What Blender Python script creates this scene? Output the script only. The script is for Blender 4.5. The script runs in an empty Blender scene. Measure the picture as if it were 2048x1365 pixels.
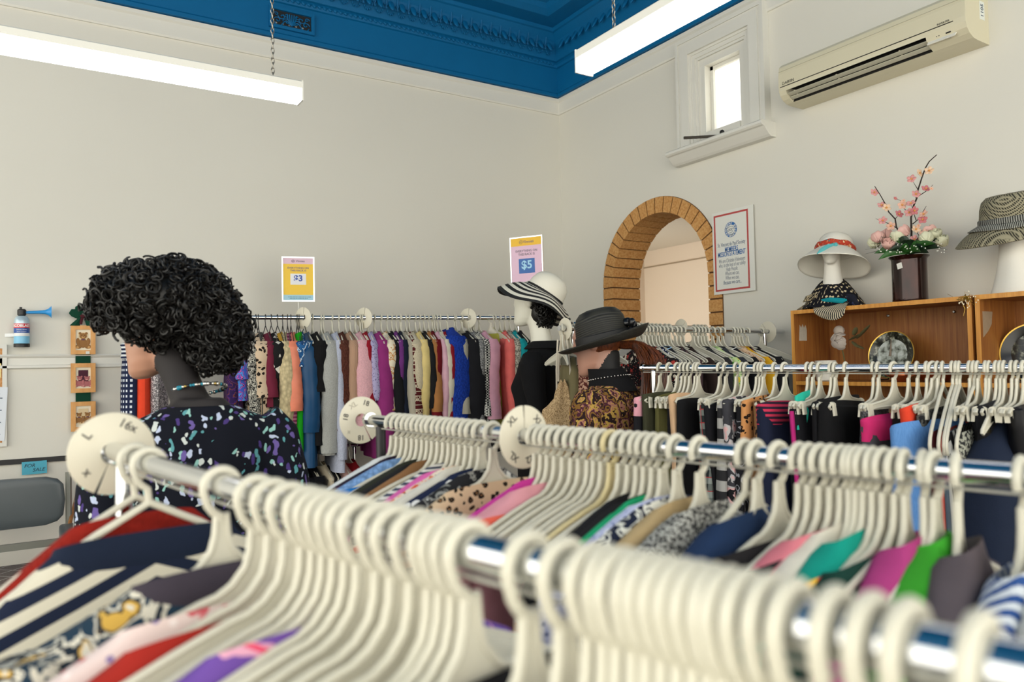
import bpy, bmesh, math, random
from mathutils import Vector, Matrix, Euler
PI = math.pi
S = bpy.context.scene
COL = S.collection

# ------------------------------------------------------------------ camera
EYE = 1.42
F_PX = 1495.5
YAW, PITCH, ROLL = math.radians(32.387), math.radians(1.81), math.radians(-1.164)
FW = Vector((math.sin(YAW)*math.cos(PITCH), math.cos(YAW)*math.cos(PITCH), math.sin(PITCH)))
_r0 = Vector((math.cos(YAW), -math.sin(YAW), 0)); _u0 = _r0.cross(FW)
RT = _r0*math.cos(ROLL) + _u0*math.sin(ROLL)
UP = -_r0*math.sin(ROLL) + _u0*math.cos(ROLL)
C0 = Vector((0, 0, EYE))
cam_data = bpy.data.cameras.new('camera'); cam = bpy.data.objects.new('camera', cam_data); COL.objects.link(cam)
cam.matrix_world = Matrix(((RT.x, UP.x, -FW.x, C0.x), (RT.y, UP.y, -FW.y, C0.y), (RT.z, UP.z, -FW.z, C0.z), (0, 0, 0, 1)))
cam_data.sensor_width = 36.0; cam_data.lens = F_PX/2048*36.0
cam_data.clip_start = 0.02; cam_data.clip_end = 200
cam_data.dof.use_dof = True; cam_data.dof.focus_distance = 3.4; cam_data.dof.aperture_fstop = 3.8
S.camera = cam

# ------------------------------------------------------------------ world, exposure
w = bpy.data.worlds.new('World'); S.world = w; w.use_nodes = True
bg = w.node_tree.nodes['Background']
bg.inputs[0].default_value = (1.0, 0.965, 0.86, 1); bg.inputs[1].default_value = 2.15
S.view_settings.view_transform = 'Standard'
try: S.view_settings.look = 'None'
except Exception: pass
S.view_settings.gamma = 1.0; S.view_settings.exposure = 0.55
S.view_settings.use_curve_mapping = False
LAMP_STRENGTH = 5.0

# ------------------------------------------------------------------ picture geometry -> place
def ray(px, py):
    return FW + RT*((px-1024)/F_PX) - UP*((py-682.5)/F_PX)
def at(px, py, Z): return C0 + ray(px, py)*Z
def onY(px, py, Y):
    r = ray(px, py); return C0 + r*(Y/r.y)
def onX(px, py, X):
    r = ray(px, py); return C0 + r*(X/r.x)
def onZ(px, py, z):
    r = ray(px, py); return C0 + r*((z-EYE)/r.z)
def pxof(p):
    d = Vector(p)-C0; f = d.dot(FW); return 1024 + F_PX*d.dot(RT)/f, 682.5 - F_PX*d.dot(UP)/f

# ------------------------------------------------------------------ materials
def lin(h):
    if not isinstance(h, str): return (*h[:3], 1.0)
    h = h.lstrip('#'); o = []
    for i in (0, 2, 4):
        c = int(h[i:i+2], 16)/255; o.append(c/12.92 if c <= .04045 else ((c+.055)/1.055)**2.4)
    return (*o, 1.0)
_M = {}
class NT:
    def __init__(s, name):
        s.m = bpy.data.materials.new(name); s.m.use_nodes = True
        s.t = s.m.node_tree; s.b = s.t.nodes['Principled BSDF']
        s.tc = None
    def n(s, typ, **kw):
        x = s.t.nodes.new('ShaderNode'+typ)
        for k, v in kw.items():
            if k[0] == '_': setattr(x, k[1:], v)
            else:
                key = int(k[1:]) if k[0] == 'i' and k[1:].isdigit() else k.replace('_', ' ')
                inp = x.inputs[key]
                if hasattr(v, 'is_linked') or isinstance(v, bpy.types.NodeSocket): s.t.links.new(v, inp)
                else: inp.default_value = v
        return x
    def co(s, sc=(1, 1, 1), rot=(0, 0, 0)):
        if s.tc is None: s.tc = s.t.nodes.new('ShaderNodeTexCoord')
        if not isinstance(sc, (tuple, list)): sc = (sc, sc, sc)
        mp = s.n('Mapping', Vector=s.tc.outputs['Object'], Scale=sc, Rotation=rot)
        return mp.outputs[0]
    def math(s, op, a, b=0.5, c=None):
        x = s.t.nodes.new('ShaderNodeMath'); x.operation = op
        for i, v in enumerate((a, b) if c is None else (a, b, c)):
            if isinstance(v, bpy.types.NodeSocket): s.t.links.new(v, x.inputs[i])
            else: x.inputs[i].default_value = v
        return x.outputs[0]
    def mix(s, fac, a, b):
        x = s.t.nodes.new('ShaderNodeMix'); x.data_type = 'RGBA'
        for i, v in ((0, fac), (6, a), (7, b)):
            if isinstance(v, bpy.types.NodeSocket): s.t.links.new(v, x.inputs[i])
            else: x.inputs[i].default_value = v
        return x.outputs[2]
    def ramp(s, fac, stops, interp='CONSTANT'):
        x = s.t.nodes.new('ShaderNodeValToRGB'); x.color_ramp.interpolation = interp
        e = x.color_ramp.elements
        while len(e) < len(stops): e.new(1.0)
        for el, (p, c) in zip(e, stops): el.position = p; el.color = lin(c)
        s.t.links.new(fac, x.inputs[0]); return x.outputs[0]
    def color(s, sock):
        if isinstance(sock, bpy.types.NodeSocket): s.t.links.new(sock, s.b.inputs['Base Color'])
        else: s.b.inputs['Base Color'].default_value = sock
    def bump(s, h, strength=.3, dist=.002):
        x = s.n('Bump', Height=h, Strength=strength, Distance=dist)
        s.t.links.new(x.outputs[0], s.b.inputs['Normal'])
    def rgh(s, v): s.b.inputs['Roughness'].default_value = v

def solid(name, col, rough=.5, metal=0., var=.0, scale=12., bump=0., bscale=200., spec=None, coat=0, sss=0, emis=0):
    k = ('solid', name)
    if k in _M: return _M[k]
    q = NT(name); c = lin(col)
    if var:
        nz = q.n('Texture'[:0]+'TexNoise', Vector=q.co(scale), Scale=1.0, Detail=4.0)
        q.color(q.mix(nz.outputs[0], tuple([x*(1-var) for x in c[:3]]+[1]), tuple([min(1, x*(1+var)) for x in c[:3]]+[1])))
    else: q.color(c)
    q.rgh(rough); q.b.inputs['Metallic'].default_value = metal
    if spec is not None: q.b.inputs['Specular IOR Level'].default_value = spec
    if coat: q.b.inputs['Coat Weight'].default_value = coat
    if sss:
        q.b.inputs['Subsurface Weight'].default_value = sss; q.b.inputs['Subsurface Radius'].default_value = (.01, .006, .004)
    if bump:
        nz = q.n('TexNoise', Vector=q.co(bscale), Scale=1.0, Detail=3.0); q.bump(nz.outputs[0], bump)
    if emis:
        q.b.inputs['Emission Color'].default_value = c; q.b.inputs['Emission Strength'].default_value = emis
    _M[k] = q.m; return q.m

def cloth(kind, *cols, sc=1.0, rough=.92, bump=.25):
    k = ('cloth', kind, cols, sc)
    if k in _M: return _M[k]
    q = NT('fabric_'+kind); q.rgh(rough); q.b.inputs['Specular IOR Level'].default_value = .2
    C = [lin(c) for c in cols]; c1 = C[0]; c2 = C[1] if len(C) > 1 else c1
    hgt = None
    def sep(v): return q.n('SeparateXYZ', Vector=v)
    def fr(x, f): return q.math('FRACT', q.math('MULTIPLY', x, f))
    if kind in ('plain', 'fluffy', 'knit', 'satin'):
        nz = q.n('TexNoise', Vector=q.co(18*sc), Scale=1.0, Detail=3.0)
        d = tuple([x*.8 for x in c1[:3]]+[1]); col = q.mix(nz.outputs[0], d, tuple([min(1, x*1.15) for x in c1[:3]]+[1]))
        if kind == 'plain': hgt = q.n('TexNoise', Vector=q.co(500), Scale=1.0).outputs[0]
        if kind == 'fluffy':
            hgt = q.n('TexNoise', Vector=q.co(160), Scale=1.0, Detail=4.0).outputs[0]; bump = .9
            col = q.mix(hgt, tuple([x*.7 for x in c1[:3]]+[1]), tuple([min(1, x*1.2) for x in c1[:3]]+[1]))
        if kind == 'knit':
            hgt = q.n('TexVoronoi', Vector=q.co((110*sc, 110*sc, 80*sc)), Scale=1.0).outputs[0]; bump = .9
            col = q.mix(hgt, tuple([min(1, x*1.1) for x in c1[:3]]+[1]), tuple([x*.5 for x in c1[:3]]+[1]))
        if kind == 'satin': q.rgh(.35)
    elif kind == 'stripes':      # horizontal bands
        col = q.mix(q.math('GREATER_THAN', fr(sep(q.co()).outputs[2], 25*sc), .5), c1, c2)
    elif kind == 'vstripes':
        col = q.mix(q.math('GREATER_THAN', fr(q.math('ADD', sep(q.co()).outputs[0], sep(q.co()).outputs[1]), 45*sc), .5), c1, c2)
    elif kind == 'slant':   # broad stripes across the front
        s = sep(q.co((1, 1, 1)))
        col = q.mix(q.math('GREATER_THAN', fr(q.math('ADD', s.outputs[2], q.math('MULTIPLY', q.math('ABSOLUTE', s.outputs[0], 0), .42)), 34*sc), .52), c1, c2)
    elif kind == 'leopard':
        nz = q.n('TexNoise', Vector=q.co(40*sc), Scale=1.0).outputs[1]
        v = q.n('VectorMath', i0=q.co(42*sc), i1=nz, _operation='ADD').outputs[0]
        vo = q.n('TexVoronoi', Vector=v, Scale=1.0)
        c3 = C[2] if len(C) > 2 else c1
        col = q.ramp(vo.outputs[0], [(0, cols[2] if len(cols) > 2 else cols[1]), (.14, cols[1]), (.36, cols[0])])
    elif kind == 'dots':
        vo = q.n('TexVoronoi', Vector=q.co(60*sc), Scale=1.0); col = q.mix(q.math('LESS_THAN', vo.outputs[0], .32), c1, c2)
    elif kind == 'polka':        # regular grid of squares
        s = sep(q.co(1, (0, 0, 0)))
        a = q.math('LESS_THAN', q.math('ABSOLUTE', q.math('SUBTRACT', fr(q.math('ADD', s.outputs[0], s.outputs[1]), 42*sc), .5)), .23)
        b = q.math('LESS_THAN', q.math('ABSOLUTE', q.math('SUBTRACT', fr(s.outputs[2], 42*sc), .5)), .23)
        col = q.mix(q.math('MULTIPLY', a, b), c1, c2)
    elif kind == 'floral':
        nz = q.n('TexNoise', Vector=q.co(25*sc), Scale=1.0).outputs[1]
        v = q.n('VectorMath', i0=q.co(24*sc), i1=nz, _operation='ADD').outputs[0]
        vo = q.n('TexVoronoi', Vector=v, Scale=1.0)
        cell = q.n('SeparateColor', Color=vo.outputs[1]).outputs[0]
        n = len(cols)-1
        pal = q.ramp(cell, [(i/n, cols[i+1]) for i in range(n)])
        vo2 = q.n('TexVoronoi', Vector=q.co(70*sc), Scale=1.0)
        pal2 = q.ramp(q.n('SeparateColor', Color=vo2.outputs[1]).outputs[1], [(i/n, cols[n-i]) for i in range(n)])
        base = q.mix(q.math('LESS_THAN', vo2.outputs[0], .27), c1, pal2)
        col = q.mix(q.math('LESS_THAN', vo.outputs[0], .36), base, pal)
    elif kind == 'petals':   # sparse loose sprays of long petals on a dark ground
        gate = q.math('GREATER_THAN', q.n('TexNoise', Vector=q.co(10*sc), Scale=1.0, Detail=1.0).outputs[0], .44)
        nz = q.n('TexNoise', Vector=q.co(30*sc), Scale=1.0).outputs[1]
        v = q.n('VectorMath', i0=q.co((58*sc, 58*sc, 34*sc)), i1=q.n('VectorMath', i0=nz, i1=(1.9, 1.9, 1.9), _operation='MULTIPLY').outputs[0], _operation='ADD').outputs[0]
        vo = q.n('TexVoronoi', Vector=v, Scale=1.0)
        n = len(cols)-1
        pal = q.ramp(q.n('SeparateColor', Color=vo.outputs[1]).outputs[0], [(i/n, cols[i+1]) for i in range(n)])
        col = q.mix(q.math('MULTIPLY', gate, q.math('LESS_THAN', vo.outputs[0], .38)), c1, pal)
    elif kind == 'plaid':
        s = sep(q.co()); h = q.math('ADD', s.outputs[0], s.outputs[1])
        a = q.math('GREATER_THAN', fr(h, 16*sc), .5); b = q.math('GREATER_THAN', fr(s.outputs[2], 16*sc), .5)
        x = q.mix(q.math('MULTIPLY', q.math('ADD', a, b), .5), c1, c2)
        t = q.math('GREATER_THAN', fr(h, 16*sc), .93); u = q.math('GREATER_THAN', fr(s.outputs[2], 16*sc), .93)
        col = q.mix(q.math('MAXIMUM', t, u), x, C[2])
    elif kind == 'swirl':
        wv = q.n('TexWave', Vector=q.co(sc), Scale=9.0, Distortion=9.0, Detail=2.0, Detail_Scale=1.5)
        n = len(cols); col = q.ramp(wv.outputs[1], [(i/n, cols[i]) for i in range(n)])
    elif kind == 'scribble':
        nz = q.n('TexNoise', Vector=q.co(45*sc), Scale=1.0, Detail=2.0, Distortion=1.2)
        f = q.math('ABSOLUTE', q.math('SUBTRACT', nz.outputs[0], .5))
        col = q.mix(q.math('LESS_THAN', f, .045), c1, c2)
    elif kind == 'paisley':
        nz = q.n('TexNoise', Vector=q.co(30*sc), Scale=1.0, Detail=2.0).outputs[1]
        vv = q.n('VectorMath', i0=q.co((20*sc, 20*sc, 13*sc)), i1=nz, _operation='ADD').outputs[0]
        vo = q.n('TexVoronoi', Vector=vv, Scale=1.0)
        n = len(cols); wv = q.math('FRACT', q.math('MULTIPLY', vo.outputs[0], 2.6))
        a = q.ramp(wv, [(i/n, cols[i]) for i in range(n)])
        sp = q.n('TexVoronoi', Vector=q.co(95*sc), Scale=1.0)
        pal = q.ramp(q.n('SeparateColor', Color=sp.outputs[1]).outputs[0], [(i/n, cols[n-1-i]) for i in range(n)])
        col = q.mix(q.math('LESS_THAN', sp.outputs[0], .3), a, pal)
    elif kind == 'geo':
        nz = q.n('TexVoronoi', Vector=q.co((24*sc, 24*sc, 17*sc)), Scale=1.0, Randomness=.35, _distance='MANHATTAN')
        col = q.mix(q.math('LESS_THAN', nz.outputs[0], .5), c1, c2)
    elif kind == 'fairisle':
        s = sep(q.co()); h = q.math('ADD', s.outputs[0], s.outputs[1])
        ck = q.n('TexChecker', Vector=q.co((90, 90, 90)), Scale=1.0).outputs[1]
        band = q.math('GREATER_THAN', fr(s.outputs[2], 13*sc), .55)
        thin = q.math('GREATER_THAN', fr(s.outputs[2], 39*sc), .82)
        col = q.mix(q.math('MAXIMUM', q.math('MULTIPLY', band, ck), thin), c1, c2)
    elif kind == 'speckle':
        nz = q.n('TexNoise', Vector=q.co(260*sc), Scale=1.0, Detail=2.0)
        col = q.ramp(nz.outputs[0], [(0, cols[0]), (.5, cols[1])])
    elif kind == 'houndstooth':
        ck = q.n('TexChecker', Vector=q.co(90*sc, (.0, .78, .0)), Scale=1.0).outputs[1]
        col = q.mix(ck, c1, c2)
    elif kind == 'denim':
        nz = q.n('TexNoise', Vector=q.co((400, 400, 60)), Scale=1.0); n2 = q.n('TexNoise', Vector=q.co(12), Scale=1.0)
        col = q.mix(q.math('MULTIPLY', q.math('ADD', nz.outputs[0], n2.outputs[0]), .55), c1, c2)
    elif kind == 'blotch':
        nz = q.n('TexNoise', Vector=q.co(22*sc), Scale=1.0, Detail=3.0, Distortion=.8)
        n = len(cols); col = q.ramp(nz.outputs[0], [(0, cols[0])]+[(.36+.28*i/max(1, n-1), cols[i]) for i in range(1, n)])
    elif kind == 'rib':
        s = sep(q.co()); f = fr(q.math('ADD', s.outputs[0], s.outputs[1]), 120*sc)
        hgt = f; bump = .6; col = q.mix(f, tuple([x*.72 for x in c1[:3]]+[1]), c1)
    else: raise ValueError(kind)
    q.color(col)
    if hgt is not None: q.bump(hgt, bump, .004)
    _M[k] = q.m; return q.m

# ------------------------------------------------------------------ mesh building
class MB:
    def __init__(s): s.v = []; s.f = []; s.mi = []; s.cur = 0; s.M = None
    def add(s, vs, fs):
        o = len(s.v)
        for p in vs:
            p = Vector(p); s.v.append(s.M @ p if s.M else p)
        for f in fs: s.f.append([i+o for i in f]); s.mi.append(s.cur)
        return s
    def box(s, c, d, rot=None):
        hx, hy, hz = d[0]/2, d[1]/2, d[2]/2; R = (rot if isinstance(rot, Matrix) else Euler(rot).to_matrix()) if rot is not None else None
        vs = []
        for z in (-hz, hz):
            for x, y in ((-hx, -hy), (hx, -hy), (hx, hy), (-hx, hy)):
                p = Vector((x, y, z)); p = R @ p if R else p; vs.append(p+Vector(c))
        return s.add(vs, [(3, 2, 1, 0), (4, 5, 6, 7), (0, 1, 5, 4), (1, 2, 6, 5), (2, 3, 7, 6), (3, 0, 4, 7)])
    def bb(s, lo, hi): return s.box([(a+b)/2 for a, b in zip(lo, hi)], [abs(b-a) for a, b in zip(lo, hi)])
    def frame(s, x0, x1, z0, z1, e, y0, y1):
        for lo, hi in (((x0, y0, z0), (x1, y1, z0+e)), ((x0, y0, z1-e), (x1, y1, z1)), ((x0, y0, z0+e), (x0+e, y1, z1-e)), ((x1-e, y0, z0+e), (x1, y1, z1-e))): s.bb(lo, hi)
        return s
    def loft(s, rings, closed=True, cap=True, capend=True):
        n = len(rings[0]); vs = [p for r in rings for p in r]; fs = []
        for i in range(len(rings)-1):
            for j in range(n if closed else n-1):
                a = i*n+j; b = i*n+(j+1) % n; fs.append((a, b, b+n, a+n))
        if closed and cap: fs.append(tuple(reversed(range(n))))
        if closed and capend: fs.append(tuple(range((len(rings)-1)*n, len(rings)*n)))
        return s.add(vs, fs)
    def tube(s, pts, r, n=8, closed=False, caps=True, flat=1.0, up=None):
        P = [Vector(p) for p in pts]; k = len(P); R = list(r) if isinstance(r, (list, tuple)) else [r]*k
        T = []
        for i in range(k):
            a = P[i-1] if (i > 0 or closed) else P[i]; b = P[(i+1) % k] if (i < k-1 or closed) else P[i]
            t = b-a; T.append(t.normalized() if t.length > 1e-9 else Vector((0, 0, 1)))
        u = Vector(up) if up else (Vector((0, 0, 1)) if abs(T[0].z) < .9 else Vector((1, 0, 0)))
        rings = []
        for i in range(k):
            t = T[i]
            if up: u = Vector(up)
            u = (u - t*u.dot(t)); u = u.normalized() if u.length > 1e-6 else t.orthogonal().normalized()
            w_ = t.cross(u)
            rings.append([P[i] + u*(R[i]*math.cos(2*PI*j/n)) + w_*(R[i]*flat*math.sin(2*PI*j/n)) for j in range(n)])
        if closed: rings.append(rings[0]); return s.loft(rings, cap=False, capend=False)
        return s.loft(rings, cap=caps, capend=caps)
    def lathe(s, prof, n=24, c=(0, 0, 0), cap=False):
        c = Vector(c); rings = [[c+Vector((r*math.cos(2*PI*j/n), r*math.sin(2*PI*j/n), z)) for j in range(n)] for r, z in prof]
        return s.loft(rings, cap=cap, capend=cap)
    def ell(s, c, r, n=12, m=8, M=None):
        c = Vector(c); rings = []
        for i in range(m+1):
            a = -PI/2 + PI*i/m; rr = max(math.cos(a), 1e-4)
            ring = []
            for j in range(n):
                p = Vector((r[0]*rr*math.cos(2*PI*j/n), r[1]*rr*math.sin(2*PI*j/n), r[2]*math.sin(a)))
                ring.append(c + (M @ p if M else p))
            rings.append(ring)
        return s.loft(rings, cap=False, capend=False)
    def prism(s, poly, axis, lo, hi):
        """poly: 2-D points, extruded along axis ('x','y','z')"""
        def mk(a, b, t): return {'x': (t, a, b), 'y': (a, t, b), 'z': (a, b, t)}[axis]
        return s.loft([[mk(a, b, lo) for a, b in poly], [mk(a, b, hi) for a, b in poly]])
    def mesh(s, name, mats=None, smooth=True, fix=True):
        me = bpy.data.meshes.new(name); me.from_pydata([tuple(p) for p in s.v], [], s.f)
        mats = mats if isinstance(mats, (list, tuple)) else ([mats] if mats else [])
        for m in mats: me.materials.append(m)
        if len(mats) > 1: me.polygons.foreach_set('material_index', s.mi)
        if fix:
            bm = bmesh.new(); bm.from_mesh(me); bmesh.ops.recalc_face_normals(bm, faces=bm.faces)
            bm.to_mesh(me); bm.free()
        if smooth:
            me.polygons.foreach_set('use_smooth', [True]*len(me.polygons))
            try: me.set_sharp_from_angle(angle=math.radians(40))
            except Exception: pass
        me.update(); return me
    def build(s, name, mats=None, parent=None, smooth=True, loc=None, rot=None, fix=True):
        o = bpy.data.objects.new(name, s.mesh(name, mats, smooth, fix)); COL.objects.link(o)
        if parent: o.parent = parent
        if loc is not None: o.location = loc
        if rot is not None: o.rotation_euler = rot
        return o

LABELS = {}
def tag(o, label=None, cat=None, group=None, kind=None):
    if label:
        n = len(label.split())
        if not 4 <= n <= 16: print('LABEL LENGTH', n, label)
        if label in LABELS and not group: print('LABEL TWICE', label)
        LABELS[label] = 1
        o['label'] = label
    if cat: o['category'] = cat
    if group: o['group'] = group
    if kind: o['kind'] = kind
    return o
def thing(name, label, cat, loc=(0, 0, 0), rotz=0, group=None, rot=None):
    o = bpy.data.objects.new(name, None); COL.objects.link(o); o.empty_display_size = .05
    o.location = loc; o.rotation_euler = rot if rot is not None else (0, 0, rotz)
    return tag(o, label, cat, group)
def struct(o): o['kind'] = 'structure'; return o
def inst(name, me, parent=None, loc=(0, 0, 0), rot=(0, 0, 0), scale=None):
    o = bpy.data.objects.new(name, me); COL.objects.link(o)
    if parent: o.parent = parent
    o.location = loc; o.rotation_euler = rot
    if scale: o.scale = scale
    return o
def bake(o):
    """replace an object's mesh by its modified result"""
    bpy.context.view_layer.update()
    dg = bpy.context.evaluated_depsgraph_get(); me = bpy.data.meshes.new_from_object(o.evaluated_get(dg), depsgraph=dg)
    old = o.data; o.modifiers.clear(); o.data = me; me.name = o.name
    if not me.materials:
        for m in old.materials: me.materials.append(m)
    me.polygons.foreach_set('use_smooth', [True]*len(me.polygons)); return o
def text(body, size, mat, parent, loc, rot=(0, 0, 0), name='lettering', align='CENTER', shear=0, bold=0, ext=.0004, sp=1.0, line=1.0, fit=None):
    cu = bpy.data.curves.new(name, 'FONT'); cu.body = body; cu.size = size; cu.align_x = align; cu.align_y = 'CENTER'
    cu.shear = shear; cu.offset = bold; cu.extrude = ext; cu.space_character = sp; cu.space_line = line; cu.resolution_u = 3
    t = bpy.data.objects.new(name, cu); COL.objects.link(t); bpy.context.view_layer.update()
    dg = bpy.context.evaluated_depsgraph_get(); me = bpy.data.meshes.new_from_object(t.evaluated_get(dg), depsgraph=dg)
    bpy.data.objects.remove(t); me.materials.clear(); me.materials.append(mat)
    if fit:
        xs = [v.co.x for v in me.vertices]; k = fit/(max(xs)-min(xs))
        for v in me.vertices: v.co.x *= k
    return inst(name, me, parent, loc, rot)
def sgn(x, p): return math.copysign(abs(x)**p, x)
# ================================================================== SETTING
YW, XW = 4.75, 3.50          # left wall plane (y) and right wall plane (x)
ZTRIM, ZBLUE, ZCEIL = 3.45, 3.50, 4.12
M_wall = solid('wall_paint', '#d9d6cb', .75, var=.03, scale=1.6, bump=.12, bscale=60)
M_white = solid('trim_paint', '#dbd9d0', .5, var=.02, scale=3)
M_blue = solid('blue_gloss_paint', '#005f92', .55, var=.10, scale=4, bump=.15, bscale=45, spec=.25)
M_floor = solid('floor_carpet', '#55504a', .95, var=.25, scale=30)
M_dark = solid('dark_gap', '#15130f', .9)
def plane_box(name, lo, hi, m): return struct(MB().bb(lo, hi).build(name, m, smooth=False))
plane_box('floor', (-4.2, -3.0, -.1), (XW+.1, YW+.2, 0), M_floor)
plane_box('ceiling', (-4.2, -2.2, ZCEIL), (XW+.2, YW+.2, ZCEIL+.1), M_blue)
plane_box('wall_left', (-4.2, YW, 0), (XW+.2, YW+.2, ZCEIL), M_wall)
# right wall with the arch and the window cut out of it
AY0, AY1 = onX(1209, 570, XW).y, onX(1447, 620, XW).y       # outer edges of the brick arch
AZ = onX(1209, 578, XW).z                                   # spring line
ARt = (AY0-AY1)/2; AYC = (AY0+AY1)/2
WG0, WG1 = onX(1432, 120, XW+.1), onX(1507, 250, XW+.1)
WYa, WYb, WZa, WZb = WG0.y, WG1.y, onX(1507, 247, XW+.1).z, onX(1507, 105, XW+.1).z
WT = .12
def wall_right():
    bm = bmesh.new()
    def loop(pts):
        vs = [bm.verts.new((XW, y, z)) for y, z in pts]
        return [bm.edges.new((vs[i], vs[(i+1) % len(vs)])) for i in range(len(vs))]
    ed = loop([(-2.0, 0), (YW, 0), (YW, ZCEIL), (-2.0, ZCEIL)])
    arch = [(AY0, .02)] + [(AYC+ARt*math.cos(a*PI/24), AZ+ARt*math.sin(a*PI/24)) for a in range(25)] + [(AY1, .02)]
    ed += loop(arch)
    ed += loop([(WYa, WZa), (WYa, WZb), (WYb, WZb), (WYb, WZa)])
    bmesh.ops.triangle_fill(bm, use_beauty=True, use_dissolve=False, edges=ed)
    r = bmesh.ops.extrude_face_region(bm, geom=bm.faces[:])
    bmesh.ops.translate(bm, verts=[g for g in r['geom'] if isinstance(g, bmesh.types.BMVert)], vec=(WT, 0, 0))
    bmesh.ops.recalc_face_normals(bm, faces=bm.faces)
    me = bpy.data.meshes.new('wall_right'); bm.to_mesh(me); bm.free(); me.materials.append(M_wall)
    return struct(inst('wall_right', me))
wall_right()

# white picture rail, blue frieze, cornice
def rail_profile(name, prof, m, x0=-4.0):
    """profile (out, z) swept along the left wall and then the right wall (mitred corner)"""
    rings = []
    for P in ('a', 'c', 'b'):
        ring = []
        for o, z in prof:
            if P == 'a': ring.append((x0, YW-o, z))
            elif P == 'c': ring.append((XW-o, YW-o, z))
            else: ring.append((XW-o, -1.9, z))
        rings.append(ring)
    return struct(MB().loft(rings).build(name, m, smooth=False))
rail_profile('trim_1', [(0, ZTRIM-.06), (.012, ZTRIM-.06), (.018, ZTRIM-.05), (.018, ZTRIM+.03), (.03, ZTRIM+.04), (.03, ZTRIM+.062), (0, ZTRIM+.062)], M_white)
rail_profile('trim_2', [(0, ZTRIM+.066), (.05, ZTRIM+.066), (.05, ZTRIM+.09), (.042, ZTRIM+.10), (.042, 3.74), (.055, 3.745), (.06, 3.765), (.055, 3.785), (.07, 3.79), (.075, 3.81),
                        (.085, 3.86), (.11, 3.92), (.15, 3.965), (.165, 3.97), (.17, 3.995), (.30, 4.0), (.34, 4.03), (.36, 4.06), (.40, 4.07), (.42, ZCEIL), (0, ZCEIL)], M_blue)
e = MB()                                     # egg-and-dart on the coved band, and rope bead under it
for k in range(64):
    x = XW-.16-k*.082
    if x < -1.8: break
    R = Matrix.Rotation(-.55, 3, 'X')
    e.ell((x, YW-.105, 3.885), (.022, .014, .062), 8, 6, R)
    e.tube([(x-.036+.0*q, YW-.10-.02*q, 3.85+.09*q) for q in (0, .5, 1)], .006, 5)
    for q in range(9):
        a = q*PI/8; e.ell((x+.033*math.cos(a), YW-.112+.02*math.sin(a)-.0, 3.875-.055*math.sin(a)), (.006, .006, .008), 5, 4)
for k in range(150):
    x = XW-.1-k*.035
    if x < -1.8: break
    e.ell((x, YW-.062, 3.765), (.016, .010, .010), 6, 4, Matrix.Rotation(.6, 3, 'Y'))
for k in range(40):
    y = YW-.2-k*.082
    e.ell((XW-.105, y, 3.885), (.014, .022, .062), 8, 6, Matrix.Rotation(.55, 3, 'Y'))
struct(e.build('trim_3', M_blue))
c = MB()                                     # raised ribs of the pressed-metal ceiling
for k in range(7):
    x = XW-.62-k*.62; c.bb((x-.035, -1.9, ZCEIL-.05), (x+.035, YW-.5, ZCEIL+.0)); c.bb((x-.06, -1.9, ZCEIL-.025), (x+.06, YW-.5, ZCEIL))
for k in range(9):
    y = YW-.62-k*.62; c.bb((-3.6, y-.035, ZCEIL-.05), (XW-.5, y+.035, ZCEIL)); c.bb((-3.6, y-.06, ZCEIL-.025), (XW-.5, y+.06, ZCEIL))
struct(c.build('trim_4', M_blue, smooth=False))
# dado rail of the left wall and the dark strip lower down
zd = onY(120, 709, YW).z; zk = onY(70, 921, YW).z
struct(MB().prism([(YW, zd), (YW-.02, zd), (YW-.026, zd-.008), (YW-.02, zd-.016), (YW-.012, zd-.02), (YW-.012, zd-.055), (YW-.02, zd-.06), (YW-.02, zd-.072), (YW, zd-.078)], 'x', -4.0, XW).build('trim_5', M_white, smooth=False))
struct(MB().bb((-2.6, YW-.016, zk-.013), (.42, YW, zk+.013)).build('trim_6', solid('black_strip', '#1c1a1b', .5), smooth=False))
struct(MB().bb((-4, YW-.02, 0), (XW, YW, .14)).build('baseboard_left', M_white, smooth=False))
m = MB()
m.bb((XW-.02, -1.9, 0), (XW, AY1-.13, .14)); m.bb((XW-.02, AY0+.0, 0), (XW, YW, .14))
struct(m.build('baseboard_right', M_white, smooth=False))

# brick arch through the right wall
def brick_mat():
    q = NT('sand_brick'); nz = q.n('TexNoise', Vector=q.co(70), Scale=1.0, Detail=5.0); n2 = q.n('TexNoise', Vector=q.co(9), Scale=1.0)
    col = q.ramp(nz.outputs[0], [(0, '#8a5a2c'), (.42, '#c08a4c'), (.6, '#d3a466')], 'LINEAR')
    q.color(q.mix(q.math('MULTIPLY', n2.outputs[0], .5), col, lin('#b07a40'))); q.rgh(.85); q.bump(nz.outputs[0], .35, .003); return q.m
M_brick = brick_mat(); M_mortar = solid('dark_mortar', '#5a3b1f', .9)
AD0, AD1, BW = XW-.012, XW+.25, .105      # front and back of the arch, brick width on the face
a = MB(); RI = ARt-BW
def brick(poly):
    # poly: 4 points (y,z) -> prism along x with slightly softened ends
    a.prism(poly, 'x', AD0, AD1)
nb = 20; gap = .010
for k in range(nb):
    t0 = PI*k/nb + gap/ARt/2; t1 = PI*(k+1)/nb - gap/ARt/2
    brick([(AYC+R_*math.cos(t), AZ+R_*math.sin(t)) for R_, t in ((RI, t0), (ARt, t0), (ARt, t1), (RI, t1))])
z = AZ - .006
while z > .08:
    for s in (1, -1):
        brick([(AYC+s*RI, z-.072), (AYC+s*ARt, z-.072), (AYC+s*ARt, z), (AYC+s*RI, z)])
    z -= .082
ar = struct(a.build('door_1', M_brick, smooth=False))
mm = MB()
rings = []
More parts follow.
